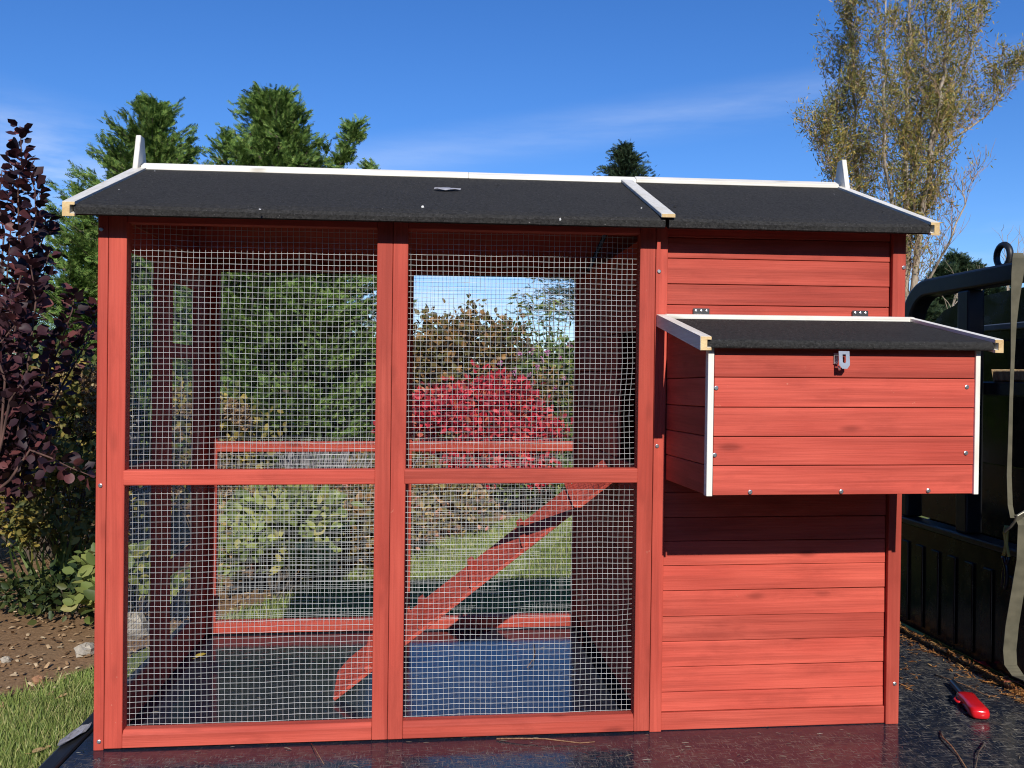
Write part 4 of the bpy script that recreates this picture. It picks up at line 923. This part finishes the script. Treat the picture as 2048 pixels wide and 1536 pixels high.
shrub('brown_shrub', 'bronze leaved shrub rising left of the sky gap', 'shrub', gbase(.05, 9.2), (.1, 9.2, .45), (.75, .6, .85), 90, 50, (.09, .09, .09), BROAD, .075, gb_, bark_red, ns=22, sr=.012)
shrub('green_shrub', 'green leaved shrub right of the crimson bush', 'shrub', gbase(2.15, 7.2), (2.15, 7.2, .35), (.6, .5, .75), 90, 50, (.07, .07, .07), BROAD, .06, gr, bark_brown, ns=22, sr=.01)
shrub('garden_hedge', 'low olive hedge closing the garden behind the bronze shrubs', 'hedge', gbase(.8, 11.5), (.8, 11.5, .25), (3.6, .6, .85), 420, 40, (.16, .12, .12), BROAD, .10, gb_, bark_brown, ns=30, sr=.015, k=.3)
def butterfly_bush():
    Y = 7.6; base = at(1100, 760, Y); T = thing('butterfly_bush', 'tall arching butterfly bush against the sky behind the mesh', 'shrub', (base.x, Y, G)); B = Vector((base.x, Y, G)); st = MB(); Ps, Ds, Fs = [], [], []
    tips = [(1030, 592), (1047, 598), (1060, 612), (1090, 578), (1098, 592), (1108, 606), (1122, 605), (1075, 640), (1135, 630), (1140, 700), (1050, 690), (1115, 690), (1128, 740), (1090, 760), (1010, 640)]
    for t in tips:
        p = at(t[0], t[1], Y+random.uniform(-.3, .3)); m1 = B.lerp(p, .6)+Vector(((B.x-p.x)*.25, 0, .25)); pts = []
        for i in range(9):
            u = i/8; pts.append(B*(1-u)**2+m1*2*u*(1-u)+p*u*u)
        st.tube(pts, [.012-.001*i for i in range(9)], 4, False)
        for i in range(4, 9):
            for _ in range(7):
                q = pts[i]+Vector((random.gauss(0, .03), random.gauss(0, .03), random.gauss(0, .04))); Ps.append(q); Ds.append(Vector((random.gauss(0, .8), random.gauss(0, .8), random.uniform(-.6, .2))))
        for k in range(26): Fs.append(p+Vector((random.gauss(0, .012)+k*.0016, random.gauss(0, .012), .05-k*.004)))
    st.build('stem', bark_brown, T); P = np.array([tuple(p) for p in Ps]); D = np.array([tuple(p) for p in Ds])
    v, f = scatter(NARROW_V, NARROW_F, P, frames(D, rdir(len(P))+np.array([0, -.4, .8])), rng.uniform(.09, .17, len(P))); np_mesh('foliage', v, f, gr, T)
    P = np.array([tuple(p) for p in Fs]); v, f = scatter(LEAF_V, LEAF_F, P, frames(rdir(len(P))), rng.uniform(.012, .02, len(P))); np_mesh('flower_spikes', v, f, leaf_mat('spent purple flowers', [(0, (.06, .03, .03)), (.8, (.12, .06, .06)), (1, (.30, .12, .25))], .8, .1), T)['kind'] = 'stuff'
butterfly_bush()
def flowers():
    P = []; 
    for px, py in ((1065, 700), (1095, 705), (1075, 735), (1060, 750), (1085, 722), (1040, 706), (1120, 715), (1000, 728), (1140, 690), (1130, 752), (1068, 768), (1030, 742), (1110, 775)):
        c_ = at(px, py, 6.55)
        for k in range(14): P.append(c_+Vector((random.gauss(0, .012), random.gauss(0, .012), random.gauss(0, .012))))
    P = np.array([tuple(p) for p in P]); v, f = scatter(LEAF_V, LEAF_F, P, frames(rdir(len(P))), rng.uniform(.015, .03, len(P)))
    T = thing('pink_fuchsia', 'loose plant dotted with small pink flowers right of the crimson bush', 'plant', gbase(1.9, 6.6))
    np_mesh('flowers', v, f, leaf_mat('pink petals', [(0, (.45, .10, .28)), (1, (.62, .25, .42))], .6, .3), T)['kind'] = 'stuff'
    C = clumps((1.8, 6.7, .4), (.42, .2, .55), 50, .3); N = 50*16; v, f = scatter(LEAF_V, LEAF_F, np.repeat(C, 16, 0)+rng.normal(0, .05, (N, 3)), frames(rdir(N)), rng.uniform(.03, .06, N)); np_mesh('foliage', v, f, gb_, T)
    stems_to(Vector(gbase(1.9, 6.6)), C[:20], .005).build('stem', bark_red, T)
flowers()
# left: shaded border under the smoke bush
shrub('dark_shrub', 'dark green shrub in the shade behind the purple smoke bush', 'shrub', gbase(-2.0, 4.5), (-2.0, 4.5, .25), (.75, .5, .7), 100, 44, (.08, .08, .08), BROAD, .06, dk, bark_brown, ns=24)
shrub('olive_shrub', 'yellowing shrub in half shade below the hydrangea, left', 'shrub', gbase(-1.45, 3.6), (-1.40, 3.5, .0), (.36, .3, .36), 60, 36, (.06, .06, .05), BROAD, .045, hyd_lf, bark_brown, ns=20, sr=.006)
shrub('ground_cover', 'low leafy cover in shade-dark green at the mulch edge on the left', 'plant', gbase(-1.2, 3.05), (-1.2, 3.05, -.40), (.46, .26, .10), 46, 18, (.05, .05, .025), BROAD, .045, dk, bark_brown, ns=14, sr=.004)  # deep green chosen to darken the cover; shade is in the leaf colour
def iris():
    T = thing('iris_clump', 'strappy iris leaves in the shade on the left', 'plant', gbase(-1.42, 3.4)); n = 70
    P = np.stack([rng.normal(-1.42, .09, n), rng.normal(3.4, .09, n), np.full(n, gz(-1.3, 2.9))], 1); D = rdir(n)*.45; D[:, 2] = 1
    v, f = scatter([(-.025, 0, 0), (.025, 0, 0), (.022, .5, .03), (-.022, .5, .03), (.014, .82, .13), (-.014, .82, .13), (0, 1, .26)], [(0, 1, 2), (0, 2, 3), (3, 2, 4), (3, 4, 5), (5, 4, 6)], P, frames(D), rng.uniform(.3, .55, n)); np_mesh('leaves', v, f, gr, T)['kind'] = 'stuff'
iris()
# weathered fence far left
FN = thing('wooden_fence', 'weathered grey rail fence behind the plants on the left', 'fence', gbase(-2.2, 5.6)); grey_w = wood('weathered grey timber', 0, (.10, .09, .075), (.22, .20, .17), (.32, .29, .24), rough=.85)
for fx in (-4.2, -2.95, -1.72):
    b = MB(); b.box(fx-.05, fx+.05, 5.6, 5.7, G, .45); b.build('post', grey_w, FN, bev=.006)
for fz in (-.15, .18):
    b = MB(); b.box(-5.2, -1.67, 5.57, 5.598, fz, fz+.12); b.build('rail', grey_w, FN, bev=.004)
# stones
stone_m = ground_mat('garden stone', ((.30, .26, .20), (.48, .43, .35), (.38, .34, .28)), 18, .5, .02)
def stone(label, p, s, m=stone_m):
    b = MB(); n = 9; mm = 6
    for i in range(mm+1):
        th = math.pi*i/mm
        for j in range(n): q = 2*math.pi*j/n; k = 1+.16*math.sin(j*2.3+i*1.7)+.08*math.cos(j*4.1-i); b.v.append((s[0]*k*math.sin(th)*math.cos(q), s[1]*k*math.sin(th)*math.sin(q), s[2]*math.cos(th)*k))
    for i in range(mm):
        for j in range(n): b.f.append((i*n+j, i*n+n+j, i*n+n+(j+1) % n, i*n+(j+1) % n))
    o = b.build('stone', m); o.location = p; return tag(o, label, 'stone', 'stones in the planting bed')
p = fl(262, 1240, -.44); stone('pale rounded rock seen through the lower left mesh', (p.x, p.y, gz(p.x, p.y)+.045), (.095, .09, .075))
p = fl(172, 1276, -.46); stone('flat pale stone in the bark left of the coop', (p.x, p.y, gz(p.x, p.y)+.02), (.05, .06, .03))
p = fl(78, 1330, -.48); stone('small reddish stone at the lawn edge', (p.x, p.y, gz(p.x, p.y)+.015), (.028, .024, .02), ground_mat('red stone', ((.26, .13, .07), (.36, .2, .11), (.3, .16, .1)), 25))
p = fl(12, 1298, -.48); stone('small pale stone at the far left of the bark', (p.x, p.y, gz(p.x, p.y)+.012), (.024, .02, .016))

# purple smoke bush, leaves one by one
sm_m = leaf_mat('purple smoke bush leaves', [(0, (.024, .012, .017)), (.55, (.050, .019, .026)), (.85, (.11, .035, .040)), (1, (.20, .065, .060))], .5, .28, .35, 3)
SB = thing('smoke_bush', 'dark purple smoke bush with round leaves at the left edge', 'shrub', (-2.25, 2.6, gz(-1.7, 2.5)))
def smoke_leaf(k):
    b = MB(); n = 12; L_ = 1.0; wd_ = .36+.03*k; cu = .10+.13*k
    b.v = [(0, 0, 0)]
    for i in range(n):
        q = 2*math.pi*i/n; y = .55-.45*math.cos(q); x = wd_*math.sin(q)*(1+.12*math.sin(q/2)); b.v.append((x, y, cu*abs(x)*1.6-.25*cu*(y-.5)**2*4))
    b.v.append((0, .55, -.02)); b.f = [(n+1, 1+i, 1+(i+1) % n) for i in range(n)]
    b.v += [(-.012, -.3, 0), (.012, -.3, 0), (.012, .12, 0), (-.012, .12, 0)]; q = len(b.v); b.f.append((q-4, q-3, q-2, q-1)); b.v[0] = (0, .1, 0)
    me = bpy.data.meshes.new('leaf'); me.from_pydata(b.v, [], b.f); me.update(); me.materials.append(sm_m); me.polygons.foreach_set('use_smooth', [True]*len(me.polygons)); return me
LM = [smoke_leaf(k) for k in range(4)]
YB = 2.5
shoots = [([(20, 900), (40, 640), (38, 470), (36, 380), (44, 320), (40, 252)], 0, 62), ([(10, 900), (20, 640), (50, 520), (72, 440), (70, 380), (58, 345)], -.1, 60), ([(-20, 800), (0, 560), (8, 470), (-2, 400), (4, 340)], .1, 44),
          ([(60, 900), (90, 760), (120, 690), (145, 620), (150, 580)], 0, 50), ([(60, 900), (130, 760), (165, 700), (190, 640), (196, 610)], .15, 46), ([(30, 900), (60, 700), (72, 600), (60, 520), (40, 470)], -.2, 54),
          ([(20, 960), (60, 900), (100, 915), (140, 935), (178, 950)], -.25, 26), ([(0, 900), (20, 800), (40, 770), (70, 800), (72, 825)], -.3, 30), ([(-60, 860), (20, 700), (40, 620), (84, 560), (100, 500)], -.1, 60), ([(-60, 800), (0, 680), (14, 560), (24, 420), (30, 330)], .05, 60), ([(-50, 760), (10, 640), (60, 560), (88, 470), (92, 430)], .1, 50), ([(0, 900), (10, 760), (-10, 700), (30, 650), (20, 600)], -.3, 54)]
root = Vector((-2.25, YB+.1, gz(-1.7, 2.5))); stb = MB(); Lp = []
for px, dy, nl in shoots:
    P = [root+Vector((random.gauss(0, .05), random.gauss(0, .05), 0))]+[at(x, y, YB+dy) for x, y in px]; fine = []
    for a_, c_ in zip(P, P[1:]):
        for s in range(5): fine.append(a_.lerp(c_, s/5))
    fine.append(P[-1]); m_ = len(fine); stb.tube(fine, [.0075*(1-.75*i/m_) for i in range(m_)], 5)
    nl = int(nl*1.35)
    for k in range(nl):
        u = .35+.65*(k+random.random())/nl; i = min(m_-2, int(u*(m_-1))); p = fine[i].lerp(fine[i+1], random.random()); ax = (fine[i+1]-fine[i]).normalized(); az = k*2.4
        sd = ax.orthogonal().normalized(); sd = Matrix.Rotation(az, 3, ax) @ sd; dr_ = (sd*1.0+ax*random.uniform(.1, .7)+Vector((0, 0, .1))).normalized(); sz = random.uniform(.038, .064)*(1.0 if u < .88 else .72)
        Lp.append((p+dr_*.018, dr_, sz, u))
stb.build('stem', bark_mat('smoke bush bark', (.05, .025, .02), (.14, .07, .055)), SB, smooth=True)
random.shuffle(Lp); Lp.sort(key=lambda t: -t[2]*(1 if t[0].x > -1.47 else .2)); rest = Lp[290:]
for i, (p, dr_, sz, u) in enumerate(Lp[:290]):
    o = bpy.data.objects.new('leaf', LM[i % 4]); COL.objects.link(o); zn = Vector((random.gauss(0, .5), -.45+random.gauss(0, .5), .8)); zn = (zn-dr_*zn.dot(dr_)).normalized(); xn = dr_.cross(zn)
    o.parent = SB; o.matrix_parent_inverse = Matrix.Translation(-SB.location)
    o.matrix_basis = Matrix.Translation(p) @ Matrix((xn, dr_, zn)).transposed().to_4x4() @ Matrix.Scale(sz, 4)
inner = np.concatenate([clumps((-2.35, 2.75, .45), (.36, .3, .9), 70, .35), np.array([tuple(at(x, y, 2.62)) for x, y in zip(rng.uniform(-60, 75, 40), rng.uniform(600, 970, 40))])]); C2 = np.array([tuple(at(x, y, 2.32)) for x, y in zip(rng.uniform(-70, 60, 26), rng.uniform(740, 960, 26))]); inner = np.concatenate([inner, C2]); N = len(inner)*26
P = np.concatenate([np.array([tuple(t[0]) for t in rest]).reshape(-1, 3), np.repeat(inner, 26, 0)+rng.normal(0, .06, (N, 3))]); D = np.concatenate([np.array([tuple(t[1]) for t in rest]).reshape(-1, 3), rdir(N)])
v, f = scatter([(0, 0, 0), (.3, .25, .05), (.36, .6, .06), (0, 1, -.03), (-.36, .6, .06), (-.3, .25, .05)], [(0, 1, 2), (0, 2, 3), (0, 3, 4), (0, 4, 5)], P, frames(D, rdir(len(P))+np.array([0, -.5, .9])), rng.uniform(.038, .064, len(P))); np_mesh('foliage', v, f, sm_m, SB, kind='stuff')
